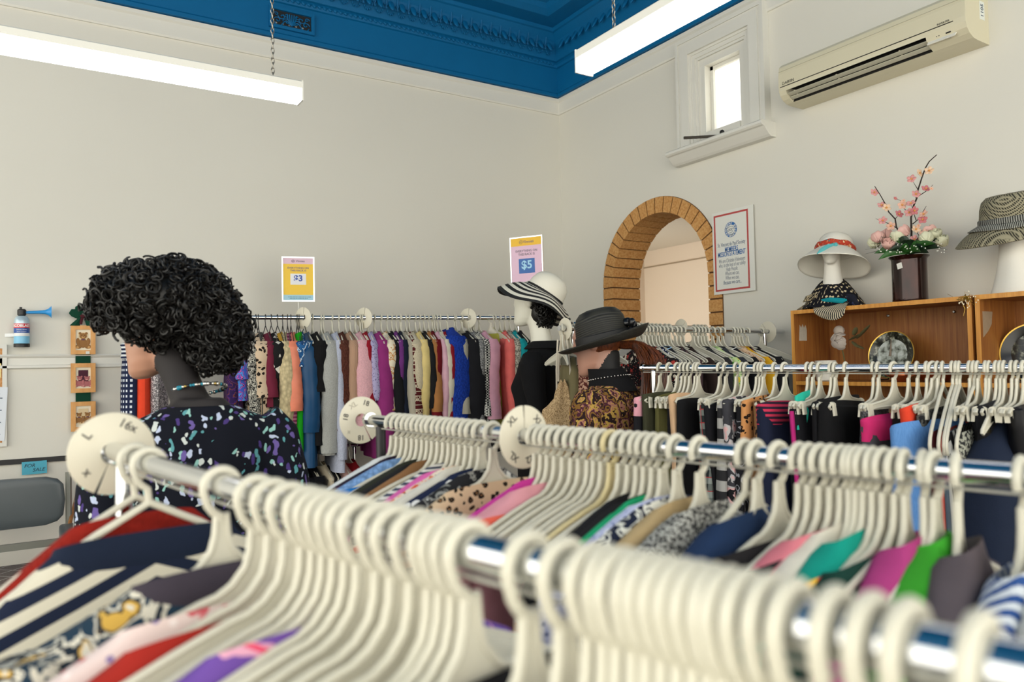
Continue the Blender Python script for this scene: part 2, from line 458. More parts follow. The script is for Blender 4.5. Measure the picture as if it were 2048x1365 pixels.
for R_, x in ((RI+.006, AD0+.006), (ARt+.002, AD0+.006), (ARt+.002, AD1-.006), (RI+.006, AD1-.006)):
    rings.append([(x, AYC+R_, .0)] + [(x, AYC+R_*math.cos(PI*k/40), AZ+R_*math.sin(PI*k/40)) for k in range(41)] + [(x, AYC-R_, .0)])
rings.append(rings[0])
mm.loft([list(r) for r in rings], closed=False, cap=False, capend=False)
mm.build('mortar', M_mortar, ar, smooth=False)
st = MB().bb((AD0-.003, AY0-.065, onX(1216, 625, XW).z-.03), (AD0-.0005, AY0-.02, onX(1216, 625, XW).z+.025)).build('round_sticker', solid('sticker_red', '#8a3a30', .5), ar, smooth=False)

# the next room seen through the arch
M_peach = solid('next_room_paint', '#f0e1d1', .8, var=.02, scale=2)
NX = XW+2.1
plane_box('wall_beyond', (NX, .9, 0), (NX+.1, 6.2, 2.75), M_peach)
plane_box('floor_beyond', (XW+.1, .9, -.1), (NX+.1, 6.2, 0), M_floor)
plane_box('ceiling_beyond', (XW+WT, .9, 2.62), (NX+.1, 6.2, 2.72), solid('next_room_ceiling', '#e8e2d6', .8))
plane_box('wall_beyond_far', (XW+WT, 6.1, 0), (NX+.1, 6.2, 2.7), M_peach)
plane_box('wall_beyond_near', (XW+WT, .8, 0), (NX+.1, .9, 2.7), M_peach)
struct(MB().bb((NX-.01, .9, 2.44), (NX, 6.1, 2.452)).build('trim_7', solid('joint_line', '#a8957e', .8), smooth=False))

# small high window
def window():
    fr = MB(); x0 = XW
    # stepped architrave: nested frames, each nearer the glass standing less proud
    steps = [(.205, .05), (.185, .042), (.165, .05), (.10, .035), (.085, .028), (.06, .02), (.045, .006)]
    yL, yR, zB, zT = WYa, WYb, WZa, WZb
    for i, (g, d) in enumerate(steps):
        g2 = steps[i+1][0] if i+1 < len(steps) else .0
        gl = 1.0
        y1, y2, z2 = yL+g, yR-g, zT+g
        y1i, y2i, z2i = yL+g2, yR-g2, zT+g2
        zb = zB-.075
        fr.bb((x0-d, y1i, zb), (x0, y1, z2)); fr.bb((x0-d, y2, zb), (x0, y2i, z2))
        fr.bb((x0-d, y2i, z2i), (x0, y1i, z2))
    fr.bb((x0-.02, yR, zB-.075), (x0, yL, zB))
    # reveal lining
    o = struct(fr.build('window_1', M_white, smooth=False))
    sash = MB(); xs = XW+.045
    for lo, hi in (((xs, yL-.022, zB), (xs+.04, yL, zT)), ((xs, yR, zB), (xs+.04, yR+.022, zT)), ((xs, yR, zB), (xs+.04, yL, zB+.022)), ((xs, yR, zT-.022), (xs+.04, yL, zT))): sash.bb(lo, hi)
    sash.build('sash', M_white, o, smooth=False)
    q = NT('window_glass'); 
    g = q.n('BsdfTransparent', Color=(.97, .985, 1, 1)); tr = q.n('BsdfTranslucent', Color=(.95, .97, 1, 1)); mx = q.n('MixShader', Fac=.35)
    q.t.links.new(tr.outputs[0], mx.inputs[1]); q.t.links.new(g.outputs[0], mx.inputs[2]); q.t.links.new(mx.outputs[0], q.t.nodes['Material Output'].inputs[0])
    MB().bb((xs+.018, yR, zB), (xs+.022, yL, zT)).build('pane', q.m, o, smooth=False)
    s = MB(); ys0, ys1 = yL+.24, yR-.235; zs = zB-.075
    s.prism([(x0, zs), (x0-.115, zs), (x0-.125, zs-.008), (x0-.125, zs-.022), (x0-.115, zs-.03), (x0-.10, zs-.034), (x0-.085, zs-.05), (x0-.06, zs-.075), (x0-.045, zs-.085), (x0, zs-.085)], 'y', ys1, ys0)
    s.build('window_sill', M_white, o, smooth=False)
    h = MB(); hz = onX(1447, 272, XW-.06)
    h.tube([hz, onX(1368, 276, XW-.16)], .009, 8)
    h.build('stay_bar', solid('old_iron', '#3b342b', .6, var=.3, scale=60), o)
    l = MB(); l.ell(hz, (.018, .03, .022), 10, 8); l.ell(hz+Vector((-.012, -.0, .02)), (.012, .016, .016), 8, 6)
    l.tube([hz+Vector((-.015, .03*math.cos(t), -.02+.02*math.sin(t))) for t in [k*PI/8 for k in range(17)]], .004, 5)
    l.bb(hz+Vector((0, -.1, -.012)), hz+Vector((.03, -.03, .0)))
    l.build('latch', solid('black_iron', '#1d1b18', .5), o)
    return o
window()
# ================================================================== LAMPS
M_lamp = solid('lit_diffuser', '#fbfaff', .4, emis=LAMP_STRENGTH)
M_housing = solid('lamp_housing', '#e6e4da', .45)
M_chain = solid('lamp_chain', '#9a958a', .35, metal=.8)
def batten(label, end, along, length, chains=(), grp='ceiling battens'):
    """end: the tip nearest the corner of the room; along: unit direction away from it"""
    rz = math.atan2(along[1], along[0])
    t = thing('batten_light', label, 'light', end, rz)
    hw = .036
    MB().prism([(-hw*.8, .052), (-hw, .046), (-hw, .02), (hw, .02), (hw, .046), (hw*.8, .052)], 'x', 0, length).build('housing', M_housing, t, smooth=False)
    MB().prism([(-hw+.002, .02), (-hw+.002, -.012), (-hw*.62, -.03), (hw*.62, -.03), (hw-.002, -.012), (hw-.002, .02)], 'x', .006, length-.006).build('diffuser', M_lamp, t, smooth=False)
    for x in (0, length): MB().box((x, 0, .011), (.006, .073, .08)).build('end_cap', M_housing, t, smooth=False)
    for x in chains:
        ch = MB(); z = .05; k = 0; top = ZCEIL-end[2]
        while z < top-.01:
            ax = k % 2
            ch.tube([(x+(.006*math.cos(a) if ax else 0), (0 if ax else .006*math.cos(a)), z+.012+.013*math.sin(a)) for a in [i*PI/4 for i in range(8)]], .0019, 4, closed=True)
            z += .020; k += 1
        ch.build('chain', M_chain, t)
        MB().lathe([(.0, top), (.02, top-.001), (.016, top-.03), (0, top-.031)], 10, (x, 0, 0)).build('ceiling_hook', solid('hook_dark', '#2a2724', .6), t)
    return t
b1 = at(600, 192, 3.0)
c1 = [b1.x - at(545, 158, 2.95).x, 1.02]
batten('lit white batten lamp on chains hanging along the left wall', b1, (-1, 0), 1.22, c1)
b2 = at(1168, 133, 2.55)
batten('lit white batten lamp hanging beside the high window above the arch', b2, (0, -1), 1.25, (.16, 1.09))
batten('added unseen batten lamp overhead behind the photographer on the left', Vector((-.3, -.55, 2.55)), (-1, 0), 1.22, (.2, 1.02))  # extra lamp out of view, added for top light
batten('added unseen batten lamp overhead behind the photographer on the right', Vector((2.4, -.5, 2.55)), (-1, 0), 1.22, (.2, 1.02))  # its partner, also out of view and added for overhead light
batten('lit batten lamp on the ceiling of the next room behind the arch', Vector((XW+.9, 2.35, 2.565)), (0, -1), 1.22, ())

batten('added unseen batten lamp brightening the next room beyond the first one', Vector((XW+1.5, 2.35, 2.565)), (0, -1), 1.22, ())  # unseen second lamp, added to brighten the next room
# ================================================================== AIR CONDITIONER
def aircon():
    yR = onX(1979, 90, XW).y; yL = onX(1606, 222, XW).y; zb = onX(1979, 90, XW).z
    zt = onX(1556, 130, XW-.19).z; H = zt-zb; Lg = yL-yR
    t = thing('air_conditioner', 'cream wall mounted air conditioner high beside the small window', 'air conditioner', (XW, yR, zb))
    M = solid('aged_cream_plastic', '#d3ccb1', .42, var=.03, scale=5); Mg = solid('grey_cream_plastic', '#b9b5a2', .5); Md = solid('outlet_dark', '#1a1814', .8)
    full = [(0, 0), (-.10, 0), (-.135, .004), (-.165, .018), (-.186, .038), (-.196, .062), (-.198, .085), (-.197, H-.06), (-.190, H-.022), (-.172, H-.004), (-.15, H), (0, H)]
    notch = [(0, 0), (-.10, 0), (-.132, .004), (-.10, .045), (-.12, .085), (-.17, .075), (-.194, .056), (-.198, .085), (-.197, H-.06), (-.190, H-.022), (-.172, H-.004), (-.15, H), (0, H)]
    b = MB()
    for pr, y0, y1 in ((full, 0, .17), (notch, .17, Lg-.04), (full, Lg-.04, Lg)):
        b.loft([[(x, y, z) for x, z in pr] for y in (y0, y1)])
    b.build('housing', M, t, smooth=False)
    MB().prism([(-.128, .006), (-.104, .044), (-.123, .082), (-.165, .072), (-.17, .068), (-.127, .075), (-.112, .044), (-.134, .008)], 'y', .171, Lg-.041).build('outlet', Md, t, smooth=False)
    for dx, dz in ((-.152, .022), (-.172, .038)):
        MB().box((dx, (.17+Lg-.04)/2, dz), (.024, Lg-.215, .004), (0, math.radians(20), 0)).build('louvre', Mg, t, smooth=False)
        for y in (.3, .62, Lg-.08): MB().box((dx, y, dz+.006), (.008, .006, .012)).build('louvre_pin', M, t, smooth=False)
    MB().bb((-.1995, .05, .078), (-.19, Lg-.01, .0815)).build('panel_gap', Md, t, smooth=False)
    MB().bb((-.1975, .001, H-.046), (-.19, Lg-.001, H-.0445)).build('panel_seam', Mg, t, smooth=False)
    MB().box((-.180, .105, .035), (.004, .12, .042), (0, math.radians(40), 0)).build('control_panel', M_housing, t, smooth=False)
    MB().box((-.1875, .075, .045), (.004, .02, .011), (0, math.radians(40), 0)).build('display', Md, t, smooth=False)
    bt = MB(); bt.M = Matrix.Translation((-.175, .075, .028)) @ Matrix.Rotation(math.radians(-130), 4, 'Y'); bt.lathe([(0, .006), (.006, .006), (.009, .003), (.009, -.002)], 14); bt.build('button', Mg, t)
    for y, z, x in ((.125, .044, -.187), (.115, .044, -.187), (.125, .036, -.1805), (.115, .036, -.1805)): MB().box((x, y, z), (.004, .004, .004)).build('indicator_light', Md, t, smooth=False)
    Mt = solid('brand_ink', '#55534a', .5)
    text('DAIKIN', .022, Mt, t, (-.1996, Lg-.06, .095), (PI/2, 0, -PI/2), 'brand_lettering')
    text('INVERTER', .012, Mt, t, (-.1996, .09, .089), (PI/2, 0, -PI/2), 'model_lettering')
    MB().bb((-.075, -.001, H-.11), (-.035, .0, H-.03)).build('side_sticker', solid('sticker_pale', '#dfe3dc', .5), t, smooth=False)
    text('1105', .03, solid('ink_blue_black', '#27405e', .5), t, (-.055, -.0015, H-.07), (PI/2, -PI/2, 0), 'sticker_lettering')
aircon()

# vent in the frieze
def vent():
    a, b = onY(537, 15, YW-.045), onY(628, 70, YW-.045)
    w_, z1, z0 = b.x-a.x, onY(537, 10, YW-.045).z, onY(628, 73, YW-.045).z; h = z1-z0
    t = thing('wall_vent', 'ornate blue painted cast air vent in the frieze', 'vent', (a.x, YW-.045, z0))
    f = MB(); e = .02
    for lo, hi in (((0, -.016, 0), (w_, .005, e)), ((0, -.016, h-e), (w_, .005, h)), ((0, -.016, e), (e, .005, h-e)), ((w_-e, -.016, e), (w_, .005, h-e))): f.bb(lo, hi)
    f.build('frame', M_blue, t, smooth=False)
    MB().bb((e, .0, e), (w_-e, .004, h-e)).build('backing', solid('vent_dark', '#101418', .6), t, smooth=False)
    g = MB(); cx, cz = w_/2, h/2
    for s in (1, -1):
        for k, (ox, oz, r0, tw) in enumerate(((.03, -.02, .028, 1), (.062, .016, .026, -1), (.09, -.018, .024, 1), (.035, .032, .018, -1), (.098, .028, .016, 1))):
            pts = [(cx+s*(ox+r0*(1-q/14)*math.cos(tw*q*.55)), -.006, cz+.8*(oz+r0*(1-q/14)*math.sin(tw*q*.55))) for q in range(13)]
            g.tube(pts, .0034, 5)
        g.tube([(cx+s*(.01+.1*q/8), -.006, cz-.034+.024*math.sin(q*.8)) for q in range(9)], .004, 5)
    for k in range(5): g.tube([(cx, -.006, cz-.038), (cx+.024*(k-2)*.5, -.006, cz), (cx+.03*(k-2)*.5, -.006, cz+.035)], .0045, 5)
    g.build('scrollwork', M_blue, t)
    s = MB()
    for k in range(5): s.bb((e+.02+k*.042, -.001, e+.012), (e+.032+k*.042, .0, e+.02))
    s.build('bright_gap', solid('foil', '#c9c6bd', .3, metal=.6), t, smooth=False)
vent()

# ================================================================== THINGS ON THE LEFT WALL
def corkboard():
    xr = onY(14, 760, YW).x; z1 = onY(10, 690, YW).z; z0 = onY(12, 893, YW).z; w_ = .62; h = z1-z0
    t = thing('notice_board', 'cork notice board in a pale frame on the left wall', 'notice board', (xr-w_, YW, z0))
    f = MB()
    f.frame(0, w_, 0, h, .02, -.02, 0)
    f.build('frame', M_white, t, smooth=False)
    q = NT('cork'); nz = q.n('TexNoise', Vector=q.co(160), Scale=1.0, Detail=3.0); q.color(q.ramp(nz.outputs[0], [(0, '#8f5a30'), (.45, '#c08a56'), (.7, '#d2a274')], 'LINEAR')); q.rgh(.95)
    MB().bb((.02, -.012, .02), (w_-.02, -.004, h-.02)).build('cork', q.m, t, smooth=False)
    p = thing('paper_sheet', 'printed white sheet pinned on the cork notice board', 'paper', (xr-.20, YW-.022, z0+.04), rot=(0, math.radians(3), 0))
    MB().bb((0, -.001, 0), (.19, 0, .28)).build('sheet', solid('paper_white', '#dfe4ea', .7), p, smooth=False)
    ink = solid('grey_print', '#6b7684', .7); l = MB()
    for k in range(11): l.bb((.02, -.0016, .03+k*.021), (.17-.012*(k % 3), -.001, .036+k*.021))
    l.build('print_lines', ink, p, smooth=False)
    n = thing('paper_note', 'small yellow note pinned above the white sheet on the cork board', 'paper', (xr-.075, YW-.0145, z0+.36))
    MB().bb((0, -.001, 0), (.05, 0, .075)).build('note', solid('note_yellow', '#e8cf8e', .7), n, smooth=False)
    MB().bb((.01, -.0014, .02), (.04, -.001, .03)).build('print_lines', solid('note_red', '#b4533c', .7), n, smooth=False)
corkboard()

def wrap(o, r):
    for v in o.data.vertices:
        a = v.co.x/r; rr = r + v.co.z*1.0
        y = v.co.y; v.co = (rr*math.sin(a), -rr*math.cos(a), y)
def air_horn():
    c = onY(43.5, 695, YW-.045); zt = onY(43.5, 632, YW-.045).z; h = zt-c.z; r = .0355
    t = thing('air_horn', 'blue and white signal air horn strapped to the left wall', 'air horn', (c.x, YW-.045, c.z))
    body = MB(); body.cur = 0; body.lathe([(r*.97, .012), (r, .014), (r, .03)], 28); 
    body.lathe([(r, .03), (r, .068)], 28); body.cur = 1; body.lathe([(r+.0002, .068), (r+.0002, .10)], 28); body.cur = 2; body.lathe([(r+.0002, .10), (r+.0002, .124)], 28)
    body.cur = 3; body.lathe([(r, .124), (r, h-.035), (r*.93, h-.018), (r*.7, h-.004), (r*.4, h), (0, h)], 28)
    body.build('can', [solid('can_blue_pale', '#7fc0e0', .35), solid('can_blue', '#24529e', .35), solid('can_red', '#cf2f3c', .35), solid('can_silver', '#b9cdd6', .3, metal=.3)], t)
    MB().lathe([(0, 0), (r*1.02, 0), (r*1.02, .018), (r*.98, .02)], 28).build('base_cap', solid('black_plastic', '#191919', .45), t)
    hd = MB(); hd.lathe([(.012, h-.002), (.02, h+.004), (.02, h+.03), (.014, h+.036), (0, h+.036)], 18); hd.box((-.004, 0, h+.04), (.012, .012, .012)); hd.build('valve_head', solid('black_plastic', '#191919', .45), t)
    hn = MB(); zz = h+.017; L = onY(103, 622, YW-.045).x-c.x
    prof = [(.006, .018), (.0075, .03), (.0085, L*.55), (.011, L*.78), (.017, L*.88), (.026, L*.95), (.033, L), (.0315, L), (.024, L*.95), (.012, L*.86), (.001, L*.8)]
    hn.loft([[(x, rr*math.cos(a), zz+.006*x/L+rr*math.sin(a)) for a in [k*PI/10 for k in range(20)]] for rr, x in prof]); hn.build('trumpet', solid('trumpet_blue', '#1f8cd0', .3), t)
    wt = solid('white_print', '#f2f2f0', .5)
    tx = text('ECOBLAST', .019, wt, t, (0, 0, .112), (0, 0, 0), 'can_lettering', bold=.0006); wrap(tx, r+.0008)
    tx = text('SIGNAL HORN', .0075, wt, t, (0, 0, .091), (0, 0, 0), 'can_lettering'); wrap(tx, r+.0008)
    tx = text('SPORT & SAFETY', .006, wt, t, (0, 0, .080), (0, 0, 0), 'can_lettering'); wrap(tx, r+.0008)
    tp = MB(); tp.tube([(-.075, .043, .065), (-.035, .02, .066)] + [((r+.0012)*math.sin(a), -(r+.0012)*math.cos(a), .066) for a in [(-1.2+.2*k) for k in range(13)]], .0085, 6, flat=.07, up=(0, 0, 1))
    tp.build('strap', solid('strap_white', '#e3e4e2', .6), t)
    return t
air_horn()

def bear(mb, cx, cz, s, y, mats=(0, 1)):
    def e(x, z, rx, rz, m, d=0): mb.cur = m; mb.ell((cx+x*s, y-d*.0005, cz+z*s), (rx*s, .0012, rz*s), 14, 6)
    e(0, -.25, .28, .34, mats[0]); e(0, .28, .24, .22, mats[0], 1)
    for sx in (-1, 1):
        e(sx*.2, .47, .09, .09, mats[0], 1); e(sx*.33, -.12, .12, .26, mats[0], 1); e(sx*.3, -.5, .2, .16, mats[0], 1); e(sx*.36, -.54, .1, .1, mats[1], 2); e(sx*.09, .32, .025, .03, 2, 3)
    e(0, .2, .11, .09, mats[1], 2); e(0, .23, .04, .03, 2, 3); e(0, .02, .14, .06, 3, 3)
def bear_frames():
    a = onY(141, 709, YW); b = onY(190, 652, YW); w_ = b.x-a.x
    z0s = [(onY(165, 709.4, YW).z, onY(165, 652, YW).z), (onY(165, 785.5, YW).z, onY(165, 727, YW).z), (onY(165, 862, YW).z, onY(165, 803.5, YW).z)]
    t = thing('picture_hanging', 'three small pine framed bear pictures on a green ribbon', 'picture', (a.x+w_/2, YW-.03, z0s[2][0]))
    base = z0s[2][0]; gr = cloth('plain', '#12402f')
    MB().bb((-.036, .006, -.1), (.036, .009, z0s[0][0]-base+.02)).build('ribbon', gr, t, smooth=False)
    wood = NT('pine'); nz = wood.n('TexNoise', Vector=wood.co((40, 40, 12)), Scale=1.0, Detail=3.0); wood.color(wood.ramp(nz.outputs[0], [(0, '#b97a35'), (.5, '#d69a55'), (.75, '#dfa866')], 'LINEAR')); wood.rgh(.5)
    cream = solid('picture_mount', '#e6dcc4', .8); cr2 = solid('picture_ground', '#dcc49a', .8); br = solid('bear_tan', '#94683a', .9); br2 = solid('bear_light', '#c69a62', .9); dk = solid('bear_dark', '#2a1c14', .9); rd = solid('bear_ribbon', '#6d4a58', .9); mar = solid('picture_maroon', '#4c2030', .9); pk = solid('bear_rose', '#b0696a', .9); pk2 = solid('bear_rose_light', '#d2948c', .9)
    for k, (z0, z1) in enumerate(z0s):
        z0 -= base; z1 -= base; e = .023; f = MB()
        for lo, hi in (((-w_/2, -.012, z0), (w_/2, .006, z0+e)), ((-w_/2, -.012, z1-e), (w_/2, .006, z1)), ((-w_/2, -.012, z0+e), (-w_/2+e, .006, z1-e)), ((w_/2-e, -.012, z0+e), (w_/2, .006, z1-e))): f.bb(lo, hi)
        fo = f.build('frame', wood.m, t, smooth=False)
        MB().bb((-w_/2+e, -.004, z0+e), (w_/2-e, .002, z1-e)).build('mount', cream, fo, smooth=False)
        p = MB(); ph = z1-z0-2*e-.03; pw = w_-2*e-.025; zc = (z0+z1)/2
        p.cur = 4; p.bb((-pw/2, -.0055, zc-ph/2), (pw/2, -.004, zc+ph/2))
        if k == 0: bear(p, 0, zc-.0, .075, -.0062)
        elif k == 1:
            bear(p, -.017, zc-.016, .05, -.0062); bear(p, .018, zc-.018, .05, -.0066)
            p.cur = 3; p.ell((0, -.0058, zc+.03), (.024, .001, .012))
        else: bear(p, -.02, zc-.005, .048, -.0062); bear(p, .02, zc-.005, .05, -.0066); bear(p, 0, zc-.014, .03, -.0072)
        p.build('bear_picture', [pk if k == 1 else br, pk2 if k == 1 else br2, dk, mar if k == 1 else rd, mar if k == 1 else cr2], fo)
        if k == 0: MB().bb((.012, -.0135, z0+.002), (.03, -.012, z0+.016)).build('price_sticker', M_white, fo, smooth=False)
    zt = z0s[0][1]-base
    b = MB()
    for s in (-1, 1):   # loops and tails of the bow
        b.loft([[(s*(x), y, zt+z+dz) for (y, dz) in ((-.014, -hw), (-.022, 0), (-.014, hw), (-.002, 0))] for x, z, hw in ((.004, .05, .01), (.03, .062, .026), (.055, .068, .02), (.066, .066, .004))] if s < 0 else
               [[(x, y, zt+z+dz) for (y, dz) in ((-.014, -hw), (-.022, 0), (-.014, hw), (-.002, 0))] for x, z, hw in ((.004, .05, .01), (.03, .058, .024), (.055, .06, .02), (.066, .058, .004))])
        b.loft([[(s*(x-hw), -.012, zt+z), (s*(x), -.02, zt+z), (s*(x+hw), -.012, zt+z), (s*x, -.004, zt+z)] for x, z, hw in ((.006, .052, .006), (.02, .03, .014), (.034, .008, .022), (.04, -.002, .024))])
    b.ell((-.012, -.008, zt+.085), (.03, .008, .018), 10, 6, Matrix.Rotation(.6, 3, 'Y'))
    b.build('bow', gr, t)
    kn = MB(); kn.ell((.0, -.024, zt+.05), (.016, .009, .011)); kn.tube([(0, -.024, zt+.05), (-.008, -.024, zt+.03), (-.012, -.022, zt+.004)], .007, 6, flat=.3); kn.tube([(0, -.024, zt+.05), (.016, -.024, zt+.06), (.024, -.022, zt+.052)], .006, 6, flat=.3)
    kn.build('bow_knot', cloth('plain', '#4a1f26'), t)
bear_frames()

# blue note
nt = onY(69, 936, YW-.02)
n = thing('paper_note', 'blue handwritten FOR SALE note stuck on the left wall', 'paper', (nt.x, YW-.02, nt.z), rot=(0, math.radians(-1), 0))
MB().bb((-.056, -.001, -.034), (.056, 0, .034)).build('note', solid('note_blue', '#4fa9c0', .7), n, smooth=False)
hand = solid('pen_ink', '#1c2733', .6)
text('FOR', .026, hand, n, (-.022, -.0013, .012), (PI/2, 0, 0), 'handwriting', shear=.25)
text('SALE', .026, hand, n, (.018, -.0013, -.012), (PI/2, 0, 0), 'handwriting', shear=.25)

# armchair for sale
def armchair():
    xr = .128; t = thing('armchair', 'grey vinyl armchair with padded arms against the left wall', 'chair', (xr-.29, 4.12, 0))
    V = solid('grey_vinyl', '#4b5255', .33, var=.06, scale=14, bump=.1, bscale=150); fm = solid('chair_frame_grey', '#77786f', .42, metal=.2); W = .29
    def pad(c, d, r=.02):
        m = MB(); m.box((0, 0, 0), d); o = m.build('pad', V, None); return o
    def soft(name, lo, hi, mat, bulge=.012, parent=t, rot=None):
        c = [(a+b)/2 for a, b in zip(lo, hi)]; h = [(b-a)/2 for a, b in zip(lo, hi)]
        m = MB(); N = 28; rings = []
        for k in range(9):
            a = -PI/2+PI*k/8; rr = sgn(math.cos(a), .35) if abs(math.cos(a)) > 1e-3 else .001; zz = sgn(math.sin(a), .5)
            rings.append([(c[0]+h[0]*rr*sgn(math.cos(q), .3), c[1]+h[1]*rr*sgn(math.sin(q), .3), c[2]+h[2]*zz) for q in [2*PI*j/N for j in range(N)]])
        m.loft(rings); return m.build(name, mat, parent)
    soft('backrest', (-W+.02, .16, .685), (W-.015, .215, .925), V)
    fr = MB()
    for s in (-1, 1):
        fr.tube([(s*W, .235, .93), (s*W, .20, .62), (s*W, .15, .46), (s*W, .20, .02)], .014, 6, flat=.8)
        fr.tube([(s*(W+.012), -.19, .63), (s*(W-.005), -.15, .52), (s*(W-.01), -.17, .40), (s*W, -.22, .02)], .015, 6, flat=.8)
        fr.tube([(s*W, .19, .40), (s*W, -.17, .40)], .013, 6)
    fr.bb((-W, .17, .585), (W, .19, .617)); fr.bb((-W, -.18, .36), (W, -.16, .40)); fr.bb((-W, .15, .36), (W, .17, .40))
    fr.build('frame', fm, t)
    for s in (-1, 1): soft('armrest', (s*W-.045, -.23, .635), (s*W+.045, .17, .695), V)
    soft('seat', (-W+.02, -.23, .40), (W-.02, .17, .485), V)
    cu = thing('seat_cushion', 'brown quilted seat cushion lying on the grey armchair', 'cushion', (xr-.29, 4.12-.02, .487))
    q = NT('quilt'); s = q.n('SeparateXYZ', Vector=q.co(1, (0, 0, .8)))
    g = q.math('MINIMUM', q.math('ABSOLUTE', q.math('SUBTRACT', q.math('FRACT', q.math('MULTIPLY', s.outputs[0], 11)), .5)), q.math('ABSOLUTE', q.math('SUBTRACT', q.math('FRACT', q.math('MULTIPLY', s.outputs[1], 11)), .5)))
    wv = q.n('TexNoise', Vector=q.co((300, 20, 20)), Scale=1.0)
    q.color(q.mix(q.math('LESS_THAN', g, .02), q.mix(wv.outputs[0], lin('#5b5049'), lin('#7d7068')), lin('#c9c2b6'))); q.rgh(.95)
    soft('cushion', (-W+.03, -.215, .0), (W-.045, .15, .05), q.m, parent=cu)
armchair()
# wooden cane
p0, p1 = onY(160, 968, YW-.10), onY(123, 1112, 4.0)
d_ = (p1-p0); p1b = p0 + d_*((.0-p0.z)/d_.z)
cn = MB().tube([p0+Vector((.03, 0, .04)), p0+Vector((.012, 0, .06)), p0, (p0*2+p1b)/3, p1b], .009, 8).build('walking_cane', solid('cane_wood', '#a06a35', .5, var=.2, scale=40)); tag(cn, 'thin brown wooden cane leaning beside the grey armchair', 'cane')

# ================================================================== PRICE SIGNS AND POSTER
M_chrome = solid('chrome', '#d6d8da', .12, metal=1.0)
M_steel = solid('brushed_steel', '#b9bab8', .3, metal=1.0)
def price_sign(label, foot, zc, w_, h, rot, top, body, bottom, patch, num, price):
    t = thing('price_sign', label, 'sign', (foot[0], foot[1], zc), rot=rot)
    e = .0075; f = MB()
    f.frame(-w_/2, w_/2, -h/2, h/2, e, -.006, .006)
    f.build('frame', M_chrome, t, smooth=False)
    W, H = w_-2*e, h-2*e; zt = H/2; p = MB()
    zs = [zt, zt-.14*H, -zt+.13*H, -zt]
    for k in range(3): p.cur = k; p.bb((-W/2, -.002, zs[k+1]), (W/2, .002, zs[k]))
    pr = p.build('poster', [solid('paper_'+top, top, .6), solid('paper_'+body, body, .6), solid('paper_'+bottom, bottom, .6)], t, smooth=False)
    MB().bb((-.26*W, -.003, -.02*H-.11*H), (.26*W, -.002, -.02*H+.15*H)).build('price_patch', solid('paper_'+patch, patch, .6), pr, smooth=False)
    ink = solid('sign_grey_ink', '#7a6a78', .6); nk = solid('ink_'+num, num, .6)
    text(price, .20*H, nk, pr, (0, -.0033, .015*H), (PI/2, 0, 0), 'price_lettering', bold=.0016)
    text('EVERYTHING ON\nTHIS RACK IS', .058*H, ink, pr, (0, -.0024, .235*H), (PI/2, 0, 0), 'lettering', line=1.05, bold=.0003, fit=.70*W)
    text('Vinnies', .07*H, ink, pr, (.075*W, -.0024, zt-.072*H), (PI/2, 0, 0), 'logo_lettering', bold=.0002)
    lg = MB(); lg.M = Matrix.Translation((-.17*W, -.0026, zt-.072*H)) @ Matrix.Rotation(PI/2, 4, 'X')
    r = .032*H; lg.tube([(r*math.cos(a), r*math.sin(a), 0) for a in [k*PI/8 for k in range(16)]], .0009, 4, closed=True)
    lg.tube([(-r*.7, -r*.1, 0), (-r*.1, r*.3, 0), (r*.7, r*.2, 0)], .0009, 4); lg.tube([(-r*.5, -r*.5, 0), (r*.1, -r*.15, 0), (r*.6, -r*.3, 0)], .0009, 4)
    lg.build('logo', ink, pr)
    dots = MB()
    for row in (0, 1):
        x = -.34*W+.05*W*row; k = 0
        while x < .34*W-.05*W*row:
            l = (.03+.021*((k*7+row*3) % 4))*W; dots.bb((x, -.0024, -zt+.075*H-.035*H*row), (x+l, -.002, -zt+.088*H-.035*H*row)); x += l+.016*W; k += 1
    dots.build('small_print', solid('small_print_blue', '#5b8ba0', .6), pr, smooth=False)
    st = MB().tube([(0, .003, -h/2), (0, .003, -h/2-.085)], .0035, 8).build('stem', M_white, t)
    return t
def facing(px): # turn about z that faces the camera from picture column px
    r = ray(px, 690); return math.atan2(-r.x, r.y)*1.0
s3 = at(596.5, 559, 4.33); s3h = 90*4.33/1495.5
price_sign('yellow three dollar price sign on a stem above the far rail', s3, s3.z, 63*4.33/1495.5, s3h, (0, 0, facing(596)*.9), '#d9b9c9', '#eac13e', '#9fc8d8', '#dfe0e4', '#3a56a4', '$3')
s5 = at(1054, 532, 4.75); s5h = 118*4.75/1495.5
price_sign('pink five dollar price sign behind the striped sun hat', s5, s5.z, 70*4.75/1495.5, s5h, (0, math.radians(-1), -.95), '#eebd3a', '#e2bfd3', '#9fc8d8', '#3f6cae', '#a9d9f0', '$5')

